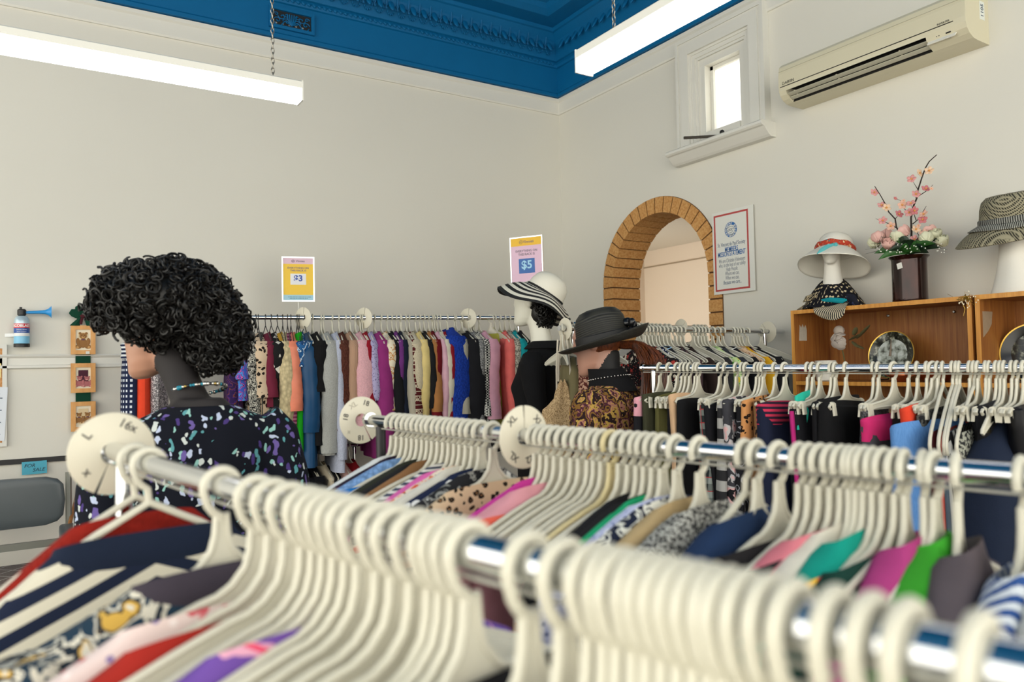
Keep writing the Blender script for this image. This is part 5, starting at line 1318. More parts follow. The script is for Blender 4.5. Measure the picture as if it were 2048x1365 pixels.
# --- curly wig, dark floral blouse
Z1 = 1.95; p = at(398, 800, Z1)
skin1 = solid('mannequin_skin_tan', '#b98a72', .42, sss=.0); cover = solid('neck_stocking', '#231f20', .75)
zc1 = at(300, 752, Z1).z
m1, zs1, HM, pa = mannequin('mannequin with black curly wig and dark floral blouse', (p.x, p.y), camv(-.50, .87), zc1, skin1, camv(-.965, .26), zs=at(300, 822, Z1).z, tilt=math.radians(8), headoff=(.092, -.078), neckmat=cover)
fl1 = cloth('petals', '#12151f', '#8fc0b8', '#4a3a78', '#c9d0cc', '#5c9aa0', '#6a5a9a', '#b9c4dc', sc=1.0)
clothe(m1, zs1, pa, fl1, 'blouse', L=.70, loose=.014, puff=.012, folds=.0028, vox=.007)
inv = m1.matrix_basis.inverted() if False else (Matrix.Translation(m1.location) @ Matrix.Rotation(m1.rotation_euler.z, 4, 'Z')).inverted()
def loc1(px, py, dz=0): return inv @ at(px, py, Z1+dz)
wg = MB(); wc = loc1(330, 612); wc2 = loc1(432, 665)
def pl1(R):
    while True:
        d = Vector((R.gauss(0, 1), R.gauss(0, 1), R.gauss(0, 1))).normalized()
        if R.random() < .74: c_ = wc + Vector((d.x*.175, d.y*.175, d.z*.118))*R.uniform(.80, 1.03)
        else: c_ = wc2 + Vector((d.x*.085, d.y*.085, d.z*.105))*R.uniform(.80, 1.04)
        hp = HM.inverted() @ c_
        if hp.z < .02 and hp.y < .015 and abs(hp.x) < .14: continue
        if hp.z < -.055 and hp.y < .04: continue
        return c_, d
curls(wg, 1900, pl1, 3, r=(.006, .0165), tr=(.002, .0038), seg=18)
wg.ell(wc+Vector((0, 0, .012)), (.155, .155, .090), 24, 14); wg.ell(wc2+Vector((0, 0, .01)), (.068, .068, .085), 16, 10)
wig = wg.build('wig', M_hair, m1, fix=False)
# necklace: a top-level string of beads round the dark neck
nk = thing('necklace', 'beaded necklace of teal and silver stones on the curly wigged mannequin', 'necklace', (0, 0, 0))
NM = m1.matrix_basis
ncen = inv @ at(404, 788, Z1)
Mw = Matrix.Translation(m1.location) @ Matrix.Rotation(m1.rotation_euler.z, 4, 'Z')
ncx = Vector((0, -.012, zs1+.052)); BM = [MB().ell((0, 0, 0), (.0052, .0052, .0052), 10, 8).mesh('bead', mt) for mt in (solid('bead_teal', '#1f7f96', .15), solid('bead_silver', '#d9d6cf', .15, metal=.9), solid('bead_black', '#15161c', .15), solid('bead_gold', '#b9a05a', .25, metal=.9))]
R = random.Random(5)
for k in range(64):
    a = 2*PI*k/64; rr = .0705; q = ncx + Vector((rr*.95*math.cos(a), rr*1.03*math.sin(a), .016*math.sin(a)-.004*math.cos(a))); g = (0, 1, 2, 0, 1, 3)[R.randrange(6)]; s_ = R.uniform(.0034, .0066)
    inst('bead', BM[g], nk, Mw @ q, (0, 0, 0), (s_/.0052,)*3)

# --- white head, striped hat, black cardigan
Z2 = 3.75; p = at(1084, 700, Z2); white2 = solid('mannequin_white', '#d9d7c8', .4)
zc2 = at(1050, 652, Z2).z
m2, zs2, HM2, pa2 = mannequin('white faced mannequin in a black cardigan under a striped sun hat', (p.x, p.y), camv(-.93, .37), zc2, white2, camv(-.96, .28), zs=at(1090, 702, Z2).z, feat=.35, headoff=(0, -.050), arms='bent')
blk = cloth('plain', '#111113'); cd = clothe(m2, zs2, pa2, blk, 'cardigan', L=.72, loose=.014, neckline=.03, folds=.001)
cl = MB(); cl.loft([ering(0, .012+dy, zs2+z, r*.98, r) for z, r, dy in ((.040, .068, .016), (.048, .074, .018), (.040, .084, .012), (.012, .104, .004), (.008, .098, .004))], cap=False, capend=False); cl.build('collar', blk, m2)
hb2 = MB(); hb2.ell(HM2 @ Vector((0, .022, .025)), (.080, .082, .092), 24, 14); hb2.ell(HM2 @ Vector((0, .048, -.045)), (.070, .058, .085), 20, 12)
def pl2(R):
    d = Vector((R.gauss(0, 1), abs(R.gauss(0, 1))+.1, R.gauss(0, .8)-.2)).normalized(); return HM2 @ (Vector((d.x*.078, .02+d.y*.088, d.z*.098)) if R.random() < .4 else Vector((d.x*.074, .046+d.y*.064, -.045+d.z*.092))), d
curls(hb2, 520, pl2, 8, r=(.007, .012), tr=(.003, .0045)); hb2.build('wig', M_hair, m2, fix=False)

# --- black straw hat, auburn ponytail, paisley blouse
Z3 = 2.92; p = at(1218, 780, Z3); zc3 = at(1195, 748, Z3).z; skin3 = solid('mannequin_skin_rose', '#b08472', .4)
m3, zs3, HM3, pa3 = mannequin('mannequin with auburn ponytail and black straw hat in paisley blouse', (p.x, p.y), camv(-.78, .62), zc3, skin3, camv(-.93, .36), zs=at(1215, 776, Z3).z, tilt=math.radians(12), headoff=(-.005, -.055), neckmat=solid('neck_stocking_black', '#0b0a0c', .7))
pz = cloth('paisley', '#2a191c', '#7c5a2a', '#46222e', '#9a6a5a', '#b08f45', '#271a18', sc=.8)
clothe(m3, zs3, pa3, pz, 'blouse', L=.70, loose=.014, neckline=.02, folds=.0015, vox=.007)
cl = MB(); cl.loft([ering(0, .006+dy, zs3+z, r*.98, r) for z, r, dy in ((-.012, .094, .01), (.02, .082, .004), (.05, .074, -.008), (.075, .070, -.016), (.074, .066, -.016))], cap=False, capend=False); cl.build('collar', cloth('plain', '#141416'), m3)
bd = MB()
for k in range(40):
    a = 2*PI*k/40; bd.ell((.080*math.cos(a), .002+.083*math.sin(a), zs3+.038+.012*math.sin(a)), (.003, .003, .003), 6, 5)
bd.build('bead_trim', solid('bead_silver', '#d9d6cf', .15, metal=.9), m3)
inv3 = (Matrix.Translation(m3.location) @ Matrix.Rotation(m3.rotation_euler.z, 4, 'Z')).inverted()
def hair_mat(name, a, b_):
    q = NT(name); nz = q.n('TexNoise', Vector=q.co((140, 140, 10)), Scale=1.0, Detail=3.0); q.color(q.ramp(nz.outputs[0], [(.3, a), (.65, b_)], 'LINEAR')); q.rgh(.4); return q.m
M_aub = hair_mat('auburn_hair', '#2e150b', '#6c381c')
hr = MB(); hr.ell(HM3 @ Vector((0, .014, .028)), (.080, .092, .094), 24, 14, HM3.to_3x3())
path = [inv3 @ at(x, y, Z3+dz) for x, y, dz in ((1240, 694, .02), (1262, 690, .03), (1290, 700, .02), (1308, 735, -.02), (1306, 790, -.05), (1294, 845, -.06), (1284, 880, -.06))]
def cat(P, s):
    x = s*(len(P)-1); i = min(int(x), len(P)-2); f = x-i; p0, p1, p2, p3 = P[max(0, i-1)], P[i], P[i+1], P[min(len(P)-1, i+2)]
    return .5*((2*p1)+(p2-p0)*f+(2*p0-5*p1+4*p2-p3)*f*f+(3*p1-p0-3*p2+p3)*f**3)
R = random.Random(11); pt = MB()
for k in range(420):
    a = R.uniform(0, 2*PI); ro = math.sqrt(R.random()); off = Vector((math.cos(a), math.sin(a), 0))*ro; e_ = R.uniform(.86, 1.0)
    pts = []
    for j in range(15):
        s = j/14*e_; wd = .014+.038*math.sin(PI*min(1, s*1.05))**.7; c_ = cat(path, s)
        pts.append(c_ + off*wd + Vector((0, 0, off.x*wd*.5*(1-s))) + Vector((R.uniform(-1, 1), R.uniform(-1, 1), 0))*.0026)
    pt.tube(pts, [R.uniform(.0016, .0026)]*13+[.0016, .0008], 4)
pt.tube([cat(path, j/14) for j in range(15)], [.006+.020*math.sin(PI*min(1, j/14*1.05))**.7 for j in range(15)], 12)
ho = hr.build('hair', M_aub, m3); pt.build('ponytail', M_aub, ho, fix=False)

# ================================================================== HATS
def hat_frame(pos, up_cam_deg, yaw=0., fwd=0.):
    """matrix of a hat whose local z leans up_cam_deg to the right as seen by the camera, local -y toward picture left"""
    L_ = -Vector((_r0.x, _r0.y, 0)); U = Vector((0, 0, 1)); F = U.cross(L_)*-1
    a = math.radians(up_cam_deg); z = (U*math.cos(a) - L_*math.sin(a)).normalized()
    y = -(L_*math.cos(a) + U*math.sin(a)).normalized(); x = y.cross(z)
    M = Matrix(((x.x, y.x, z.x, pos.x), (x.y, y.y, z.y, pos.y), (x.z, y.z, z.z, pos.z), (0, 0, 0, 1)))
    return M @ Matrix.Rotation(fwd, 4, 'Y') @ Matrix.Rotation(yaw, 4, 'Z')
def thing_m(name, label, cat_, M):
    t = thing(name, label, cat_); t.matrix_world = M; return t
# striped sun hat
h2 = thing_m('sun_hat', 'wide black and white striped sun hat on the white faced mannequin', 'hat', hat_frame(at(1089, 589, Z2), 34))
straw = solid('straw_white', '#dedacb', .7, bump=.25, bscale=220); blk2 = solid('straw_black', '#161616', .7)
cr = MB(); N = 48
prof = [(.102, -.002), (.101, .012), (.098, .040), (.090, .068), (.074, .090), (.050, .104), (.024, .110), (.002, .111)]
cr.loft([[(r*.92*math.cos(2*PI*j/N), r*math.sin(2*PI*j/N), z) for j in range(N)] for r, z in prof], cap=False); cr.build('crown', straw, h2)
bn = MB(); bn.loft([[(r*.92*math.cos(2*PI*j/N), r*math.sin(2*PI*j/N), z) for j in range(N)] for r, z in ((.1025, .0), (.1045, .002), (.1045, .009), (.1025, .011))], cap=False, capend=False); bn.build('hat_band', blk2, h2)
br = MB(); K = 30; rings = []
def brim2(a, s):
    r = .102+.095*s*(1+.20*max(0, -math.sin(a)))
    z = -.002 - .035*s**1.3 - .050*s*s*(max(0, -math.sin(a)))**2 + .020*s*math.sin(2*a+.9) + .012*s*math.sin(4*a+.5) - .055*s*s*abs(math.cos(a))
    return (r*.94*math.cos(a), r*math.sin(a), z)
for i in range(K+1): rings.append([brim2(2*PI*j/N, i/K) for j in range(N)])
for i in range(K):
    br.cur = 1 if (i % 6) in (3, 4, 5) else 0
    if i >= K-2: br.cur = 1
    br.loft([rings[i], rings[i+1]], cap=False, capend=False)
bo = br.build('brim', [straw, blk2], h2, fix=False); sd = bo.modifiers.new('t', 'SOLIDIFY'); sd.thickness = .0022
# black straw hat
h3 = thing_m('straw_hat', 'black straw hat with upturned brim on the auburn ponytail mannequin', 'hat', hat_frame(at(1208, 683, Z3), -12))
q = NT('straw_charcoal'); s_ = q.n('SeparateXYZ', Vector=q.co()); rr_ = q.n('VectorMath', i0=q.co((1, 1, 0)), _operation='LENGTH').outputs[1]
ln = q.math('SINE', q.math('MULTIPLY', q.math('ADD', s_.outputs[2], rr_), 900)); q.color(q.mix(q.math('MULTIPLY', q.math('ADD', ln, 1.0), .5), lin('#0d0c0a'), lin('#28271f'))); q.rgh(.6); q.bump(ln, .4, .002); strawB = q.m
cr = MB(); prof = [(.108, -.004), (.106, .02), (.102, .055), (.097, .085), (.088, .105), (.070, .122), (.040, .130), (.002, .132)]
cr.loft([[(r*.88*math.cos(2*PI*j/N), r*math.sin(2*PI*j/N), z+.006*math.cos(2*PI*j/N)*0) for j in range(N)] for r, z in prof], cap=False); cr.build('crown', strawB, h3)
bn = MB(); bn.loft([[(r*.885*math.cos(2*PI*j/N), r*math.sin(2*PI*j/N), z) for j in range(N)] for r, z in ((.1075, .0), (.111, .003), (.110, .030), (.106, .033))], cap=False, capend=False); bn.build('hat_band', solid('ribbon_black', '#121213', .6), h3)
br = MB(); rings = []
for i in range(15):
    s = i/14; rings.append([((.107+.078*s)*.92*math.cos(a), (.107+.078*s)*math.sin(a), -.006-.018*math.sin(PI*s*.7)+(.034*s*s)*(1+.5*math.sin(a))) for a in [2*PI*j/N for j in range(N)]])
br.loft(rings, cap=False, capend=False); bo = br.build('brim', strawB, h3, fix=False); sd = bo.modifiers.new('t', 'SOLIDIFY'); sd.thickness = .003
fl = MB(); R = random.Random(4)
for k in range(9):
    a = k*2*PI/9; c_ = Vector((.045+.022*math.cos(a), .108+.012*math.cos(a*2), .032+.022*math.sin(a)))
    fl.ell(c_, (.022, .010, .017), 10, 6, Euler((R.uniform(-.6, .6), R.uniform(-.6, .6), a)).to_matrix())
fl.ell((.045, .118, .032), (.014, .012, .014), 10, 8)
fl.build('satin_flower', solid('satin_black', '#0e0e10', .25), h3)
# ================================================================== SHELVES AND WHAT STANDS ON THEM
def wood_mat(name, a, b_, c_):
    q = NT(name); n1 = q.n('TexNoise', Vector=q.co((60, 60, 3)), Scale=1.0, Detail=5.0, Distortion=.4); n2 = q.n('TexNoise', Vector=q.co((260, 260, 9)), Scale=1.0, Detail=2.0)
    f = q.math('ADD', q.math('MULTIPLY', n1.outputs[0], .7), q.math('MULTIPLY', n2.outputs[0], .3))
    q.color(q.ramp(f, [(.3, a), (.5, b_), (.72, c_)], 'LINEAR')); q.rgh(.45); q.bump(n2.outputs[0], .1, .001); return q.m
M_ven = wood_mat('oak_veneer', '#7a431c', '#99602b', '#ad7336'); M_edge = wood_mat('shelf_edge', '#b4762c', '#cf8f3c', '#dba04c')
XF, XBK = 3.20, 3.49
yA = onX(1582, 640, XF).y; yB = onX(1943, 612, XF).y; yC = onX(1950, 610, XF).y
ztop = (onX(1582, 622, XF).z+onX(1943, 592, XF).z)/2; zsh = onX(1719, 764, XF+.02).z
zt2 = onX(1950, 591, XF).z
TB = .018
def shelf_unit(label, y0, y1, zt, zsh_):
    t = thing('wooden_shelf', label, 'shelf', (XF, (y0+y1)/2, 0)); c_ = (y0+y1)/2
    def bx(lo, hi): return (lo[0]-XF, lo[1]-c_, lo[2]), (hi[0]-XF, hi[1]-c_, hi[2])
    for nm, lo, hi in (('top_panel', (XF, y1, zt-TB), (XBK, y0, zt)), ('side_panel', (XF, y0-TB, 0), (XBK, y0, zt-TB)), ('side_panel', (XF, y1, 0), (XBK, y1+TB, zt-TB)),
                       ('shelf_board', (XF+.004, y1+TB, zsh_-TB), (XBK-.008, y0-TB, zsh_)), ('shelf_board', (XF+.004, y1+TB, .5), (XBK-.008, y0-TB, .5+TB)), ('bottom_panel', (XF, y1+TB, .05), (XBK, y0-TB, .05+TB)), ('back_panel', (XBK-.008, y1+TB, .05), (XBK, y0-TB, zt-TB))):
        m = MB(); m.bb(*bx(lo, hi)); o = m.build(nm, M_ven, t, smooth=False)
        if nm != 'back_panel':
            e = MB()
            if nm == 'side_panel': e.bb(*bx((XF-.0015, lo[1], lo[2]), (XF, hi[1], hi[2])))
            else: e.bb(*bx((lo[0]-.0015, lo[1], lo[2]), (lo[0], hi[1], hi[2])))
            if nm == 'top_panel': e.bb(*bx((XF, lo[1], zt), (XBK, hi[1], zt+.001)))
            e.build('edging', M_edge, o, smooth=False)
    return t
sh1 = shelf_unit('oak veneer shelf unit with the tall vase standing on top', yA, yB, ztop, zsh)
sh2 = shelf_unit('oak veneer shelf unit at the right edge under the grey hat', yC, yC-1.0, zt2, zsh)
s_ = MB()
for px_, py_ in ((1776, 632), (1908, 624)):
    q = onX(px_, py_, XBK-.012); s_.M = Matrix.Translation(q-Vector(sh1.location)) @ Matrix.Rotation(-PI/2, 4, 'Y'); s_.lathe([(0, .004), (.004, .004), (.007, .001), (.007, 0)], 12)
s_.M = None; s_.build('screw', M_steel, sh1)
p = onY(1607, 668, yA-TB-.001)
pt_ = MB(); pt_.prism([(p.x-.035, p.z-.035), (p.x+.025, p.z-.035), (p.x+.027, p.z+.02), (p.x+.018, p.z+.045), (p.x+.006, p.z+.03), (p.x-.005, p.z+.048), (p.x-.016, p.z+.03), (p.x-.028, p.z+.045)], 'y', yA-TB-.0012, yA-TB-.0002)
o = pt_.build('torn_sticker', solid('sticker_grey', '#b9b0a0', .6, var=.15, scale=90)); o.parent = sh1; o.location = -Vector(sh1.location)
p = onY(1976, 648, yC-TB-.001)
pt_ = MB(); pt_.prism([(p.x-.04, p.z+.05), (p.x+.04, p.z+.05), (p.x+.03, p.z+.0), (p.x+.0, p.z-.03), (p.x-.04, p.z-.055)], 'y', yC-TB-.0012, yC-TB-.0002)
o = pt_.build('torn_sticker', solid('sticker_brown', '#a08a70', .8, var=.1, scale=90)); o.parent = sh2; o.location = -Vector(sh2.location)

# foam heads
foam = solid('foam_white', '#dcd9cf', .85, bump=.2, bscale=400)
def foam_head(label, base, face, H, sc=1.0, neck=.05, br=.085, chinz=.2, off=-.02, tilt=0.):
    t = thing('foam_head', label, 'display head', base, math.atan2(face[0], -face[1])); b = MB()
    M = Matrix.Translation((0, off, chinz+.115*sc)) @ Matrix.Rotation(tilt, 4, 'X') @ Matrix.Scale(sc, 4); add_head(b, M, .8, False)
    top = M @ Vector((0, .02, -.03)); n = 14; rings = []
    for k in range(n+1):
        s = k/n; z = top.z*s; r = neck+(br-neck)*max(0, 1-s*1.25)**1.6; c_ = top.y*s**1.2
        rings.append(ering(0, c_, z, r*.92, r))
    b.loft(rings); o = b.build('head', foam, t)
    md = o.modifiers.new('r', 'REMESH'); md.mode = 'VOXEL'; md.voxel_size = .0045; md.use_smooth_shade = True
    sm = o.modifiers.new('s', 'SMOOTH'); sm.iterations = 3; bake(o); return t
XI = 3.33
f1b = onX(1668, 612, XI); f1b.z = ztop+.001
zch1 = onX(1650, 533, XI).z-f1b.z
foam_head('white foam display head wearing the white sun hat and scarf', f1b, camv(-.55, -.83), .4, .66, .040, .085, zch1, -.025)
f2b = onX(2043, 588, XI); f2b.z = zt2+.001
zch2 = onX(1985, 487, XI).z-f2b.z
foam_head('white foam display head wearing the grey woven hat', f2b, camv(-.97, -.22), 0.4, .78, .055, .105, zch2, -.045, math.radians(4))
# white cloche hat with print band
hM = hat_frame(at(1670, 501, (onX(1668, 520, XI)-C0).dot(FW)), 13, 0, math.radians(-14))
wh = thing_m('sun_hat', 'white bell shaped sun hat with red print ribbon on a foam head', 'hat', hM)
px_m = (onX(1668, 520, XI)-C0).dot(FW)/F_PX   # metres per picture pixel here
cs = MB(); K = [(.087, -.012), (.085, .010), (.082, .032), (.076, .055), (.062, .072), (.040, .081), (.015, .084), (.001, .0842)]
cs.loft([[(r*.95*math.cos(2*PI*j/N), r*math.sin(2*PI*j/N), z) for j in range(N)] for r, z in K], cap=False)
o = cs.build('crown', solid('felt_white', '#dbd7cb', .85, bump=.2, bscale=260), wh); sd = o.modifiers.new('t', 'SOLIDIFY'); sd.thickness = .002
bs = MB(); rings = []
for i in range(13):
    s = i/12; rings.append([((.086+.080*s)*.97*math.cos(a), (.086+.080*s)*math.sin(a), -.010-.080*s**1.15+.006*math.sin(3*a)*s) for a in [2*PI*j/N for j in range(N)]])
bs.loft(rings, cap=False, capend=False); o = bs.build('brim', solid('felt_white', '#dbd7cb', .85), wh, fix=False); sd = o.modifiers.new('t', 'SOLIDIFY'); sd.thickness = .003
pb = cloth('floral', '#b8402c', '#d98a5a', '#3f7a78', '#e0c9a0', '#9c2c24', sc=2.2)
b_ = MB(); rings = []
for k in range(N): 
    a = 2*PI*k/N; rings.append([((r*.955)*math.cos(a), r*math.sin(a), z+.003*math.sin(7*a)) for r, z in ((.0875, -.008), (.096, -.002), (.0965, .010), (.091, .020), (.086, .022))])
rings.append(rings[0]); b_.loft(rings, closed=False, cap=False); b_.build('ribbon_band', pb, wh)
tl = MB(); a0 = math.radians(150)
for (ang, ln_, dz, mt) in ((205, .085, -.045, 0), (190, .05, -.02, 0)):
    pass
kx = Matrix.Rotation(math.radians(0), 4, 'Z')
def hp(px, py, dd=0): 
    Zz = (onX(1668, 520, XI)-C0).dot(FW)+dd; return hM.inverted() @ at(px, py, Zz)
tl.tube([hp(1668, 489, -.098), hp(1655, 493, -.112), hp(1643, 501, -.122), hp(1634, 508, -.128)], [.005, .010, .011, .002], 10, flat=.35)
tl.ell(hp(1671, 490, -.098), (.014, .010, .012), 10, 8); tl.build('ribbon_tail', pl('#5fb0b4'), wh)
# patterned scarf: wrapped cone, knot ends and the corner hanging over the shelf edge
sc_m = cloth('geo', '#14141a', '#c9b995', sc=2.4)
sct = thing('scarf', 'black and cream patterned scarf draped over the shelf corner', 'scarf', (f1b.x, f1b.y, f1b.z)); Q = lambda px, py, X_: onX(px, py, X_)-f1b
sm_ = MB(); n = 10; rings = []
for k in range(n+1):
    s = k/n; r = .096*(1-s)**.8+.048; z = .006+.135*s
    rings.append([(r*math.cos(2*PI*j/32)*(1+.05*math.sin(5*2*PI*j/32+s*4)), r*1.05*math.sin(2*PI*j/32)*(1+.06*math.sin(7*2*PI*j/32)), z+.016*s*math.sin(2*PI*j/32+1.)) for j in range(32)])
sm_.loft(rings, cap=False, capend=False); sm_.build('wrap', sc_m, sct)
dr = MB(); top = [Q(x, y, XF+.05) for x, y in ((1624, 608), (1640, 606), (1660, 605), (1682, 604), (1700, 606))]; rows = []
edge = [Q(x, y, XF-.012) for x, y in ((1626, 617), (1642, 617), (1662, 616), (1678, 614), (1692, 613))]
mid = [Q(x, y, XF-.020) for x, y in ((1627, 623), (1643, 630), (1662, 634), (1680, 632), (1691, 622))]; low = [Q(x, y, XF-.014) for x, y in ((1630, 628), (1644, 637), (1662, 642), (1678, 640), (1689, 630))]
for e_ in (edge, top): 
    for v in e_: v.z = max(v.z, ztop-f1b.z+.006) if e_ is top else v.z
dr.loft([top, edge, mid, low], closed=False); o = dr.build('hanging_corner', cloth('vstripes', '#15171f', '#cfc3a6', sc=2.0), sct, fix=False); sd = o.modifiers.new('t', 'SOLIDIFY'); sd.thickness = .003; sb = o.modifiers.new('u', 'SUBSURF'); sb.levels = 2; sb.render_levels = 2
bnk = MB()
bnk.tube([Q(1640, 602, XI-.11), Q(1660, 600, XI-.12), Q(1685, 602, XI-.11), Q(1694, 600, XI-.10)], [.006, .012, .012, .004], 10, flat=.6); bnk.build('teal_fold', pl('#128a96'), sct)
en = MB(); en.tube([Q(1640, 596, XI-.08), Q(1628, 593, XI-.11), Q(1614, 598, XI-.13), Q(1606, 605, XI-.13)], [.008, .016, .014, .002], 10, flat=.5)
en.tube([Q(1630, 606, XI-.05), Q(1612, 613, XI-.06), Q(1594, 620, XI-.06)], [.012, .012, .002], 10, flat=.45)
en.ell(Q(1643, 599, XI-.07), (.022, .022, .018), 12, 8); en.build('knot_end', cloth('scribble', '#14141a', '#b9a986', sc=2.0), sct)
en = MB(); en.tube([Q(1690, 600, XI-.03), Q(1706, 600, XI-.05), Q(1716, 610, XI-.06)], [.03, .026, .01], 12, flat=.6); en.build('dark_fold', cloth('blotch', '#20222e', '#20222e', '#3c4468', '#6a4a3c'), sct)
# grey woven hat
hM2 = hat_frame(onX(2026, 446, XI), -9, 0, math.radians(6)) @ Matrix.Scale(1.08, 4)
gh = thing_m('woven_hat', 'grey woven straw hat on the foam head at the right edge', 'hat', hM2)
q = NT('woven_grey'); 
w1 = q.n('TexWave', Vector=q.co(1, (0.4, .5, .78)), Scale=52.0, Distortion=2.0); w2 = q.n('TexWave', Vector=q.co(1, (-.4, .5, -.78)), Scale=52.0, Distortion=2.0)
f_ = q.math('MAXIMUM', w1.outputs[1], w2.outputs[1]); q.color(q.ramp(f_, [(.2, '#1c1a14'), (.55, '#59543f'), (.85, '#958e74')], 'LINEAR')); q.rgh(.75); q.bump(f_, .8, .004); wv = q.m
cs = MB(); K = [(.112, -.004), (.110, .03), (.105, .065), (.096, .092), (.078, .108), (.05, .112), (.02, .106), (.001, .104)]
cs.loft([[(r*.88*math.cos(2*PI*j/N), r*math.sin(2*PI*j/N), z) for j in range(N)] for r, z in K], cap=False); cs.build('crown', wv, gh)
bd = MB(); bd.loft([[(r*.885*math.cos(2*PI*j/N), r*math.sin(2*PI*j/N), z) for j in range(N)] for r, z in ((.112, .0), (.117, .004), (.116, .024), (.111, .028))], cap=False, capend=False); bd.build('hat_band', cloth('vstripes', '#8f8f88', '#2c2c2a', sc=2.2), gh)
bs = MB(); rings = []
for i in range(13):
    s = i/12; rings.append([((.111+.062*s*(1+.35*max(0, -math.sin(a))))*.93*math.cos(a), (.111+.062*s*(1+.45*max(0, -math.sin(a))))*math.sin(a), -.004-.020*s-.032*s*s*(1-.3*math.sin(a))) for a in [2*PI*j/N for j in range(N)]])
bs.loft(rings, cap=False, capend=False); o = bs.build('brim', wv, gh, fix=False); sd = o.modifiers.new('t', 'SOLIDIFY'); sd.thickness = .004
b2_ = MB(); rings = []
for i in range(7):
    s = i/6; rings.append([((.114+.036*s)*.93*math.cos(a), (.114+.036*s)*math.sin(a), .006-.018*s+.003*math.sin(3*a)) for a in [2*PI*j/N for j in range(N)]])
b2_.loft(rings, cap=False, capend=False); o = b2_.build('brim_trim', cloth('vstripes', '#a3a399', '#33322e', sc=2.4), gh, fix=False); sd = o.modifiers.new('t', 'SOLIDIFY'); sd.thickness = .003

# vase and flowers
vb = onX(1821, 606, XI); vb.z = ztop+.001
vz = onX(1821, 513, XI).z-vb.z; Zv = (onX(1821, 560, XI)-C0).dot(FW); vr = 32.5*Zv/F_PX
q = NT('copper_glaze'); nz = q.n('TexNoise', Vector=q.co((14, 14, 5)), Scale=1.0, Detail=4.0); q.color(q.ramp(nz.outputs[0], [(.3, '#120706'), (.55, '#30120e'), (.75, '#4d2616')], 'LINEAR')); q.rgh(.16); q.b.inputs['Metallic'].default_value = .5; q.b.inputs['Coat Weight'].default_value = .25
va = thing('flower_vase', 'tall glossy copper brown vase standing on the oak shelf', 'vase', vb)
MB().lathe([(0, 0), (vr*.96, 0), (vr, .006), (vr*.985, .02), (vr*.985, vz-.02), (vr*1.0, vz-.012), (vr*1.12, vz-.004), (vr*1.14, vz), (vr*1.08, vz), (vr*.93, vz-.014), (vr*.92, .02), (0, .015)], 48).build('body', q.m, va)
dv = (C0-vb); dv.z = 0; dv.normalize(); an = math.atan2(dv.y, dv.x)-.12
stk = MB(); stk.M = Matrix.Rotation(an-.42, 4, 'Z'); stk.box((vr*.985+.0008, 0, vz*.78), (.0012, .024, .026), (.2, 0, 0)); stk.build('price_sticker', M_white, va, smooth=False)
fl = thing('flower_arrangement', 'artificial roses and pink blossom branches in the copper brown vase', 'flowers', (vb.x, vb.y, vb.z+vz))
fb = Vector(fl.location)
def FP(X_, Y_, d=0): return onX(1720+X_/4.265, 300+Y_/4.265, XI+d)-fb
bark = solid('twig_brown', '#2c1f18', .8, var=.3, scale=80)
twigs = [([(430, 930), (440, 700), (435, 580), (460, 470), (490, 400), (495, 340), (530, 230), (560, 150), (590, 100), (622, 70), (655, 42)], .0045), ([(400, 930), (360, 740), (310, 660), (300, 590), (245, 530), (215, 460), (170, 380), (125, 310)], .004),
         ([(495, 340), (455, 275)], .002), ([(530, 230), (508, 205)], .002), ([(475, 410), (545, 365), (595, 330), (622, 298)], .0022), ([(450, 632), (500, 590), (530, 540), (565, 480)], .0026), ([(437, 560), (385, 510), (345, 432), (310, 420)], .0022),
         ([(305, 662), (240, 628), (185, 605), (135, 588)], .0022), ([(478, 600), (460, 545), (440, 470)], .002), ([(490, 640), (490, 710), (520, 760), (550, 735)], .002), ([(300, 590), (330, 555)], .002), ([(228, 780), (215, 720), (222, 670)], .0012)]
for P, r in twigs:
    pts = [FP(x, y, .012*math.sin(i*1.7+x)) for i, (x, y) in enumerate(P)]
    MB().tube(pts, [r*(1-.6*i/(len(pts)-1)) for i in range(len(pts))], 6).build('twig', bark, fl)
def blossom(col, seed):
    R = random.Random(seed); m = MB()
    for k in range(5):
        a = 2*PI*k/5+R.uniform(-.1, .1); m.ell((.0085*math.cos(a), .0085*math.sin(a), .002), (.0082, .0066, .0022), 8, 6, Matrix.Rotation(a, 3, 'Z') @ Matrix.Rotation(-.35, 3, 'Y'))
    m.cur = 1; m.ell((0, 0, .003), (.0035, .0035, .003), 8, 6); return m.mesh('blossom', [solid('petal_'+col, col, .7), solid('blossom_heart', '#d99a4c', .7)])
bl = [blossom('#d99a96', 1), blossom('#e0b29c', 2), blossom('#c47478', 3), blossom('#e3c2a2', 4)]
for i, (x, y) in enumerate([(120, 365), (185, 475), (225, 495), (195, 605), (265, 650), (330, 550), (300, 415), (360, 470), (435, 460), (420, 535), (440, 250), (505, 200), (590, 180), (560, 335), (475, 380), (545, 550), (535, 595), (475, 680), (550, 715), (460, 765), (608, 332), (500, 648), (372, 436), (460, 520)]):
    R = random.Random(i); sz = 1.3 if i not in (20, 21, 22, 6) else .6
    inst('blossom', bl[(0, 0, 3, 0, 1, 2, 2, 1)[i % 8] if i < 10 else R.randrange(4)], fl, FP(x, y, -.012), (R.uniform(.2, 1.2), -1.2+R.uniform(-.6, .5), R.uniform(-.5, .5)), (sz, sz, sz))
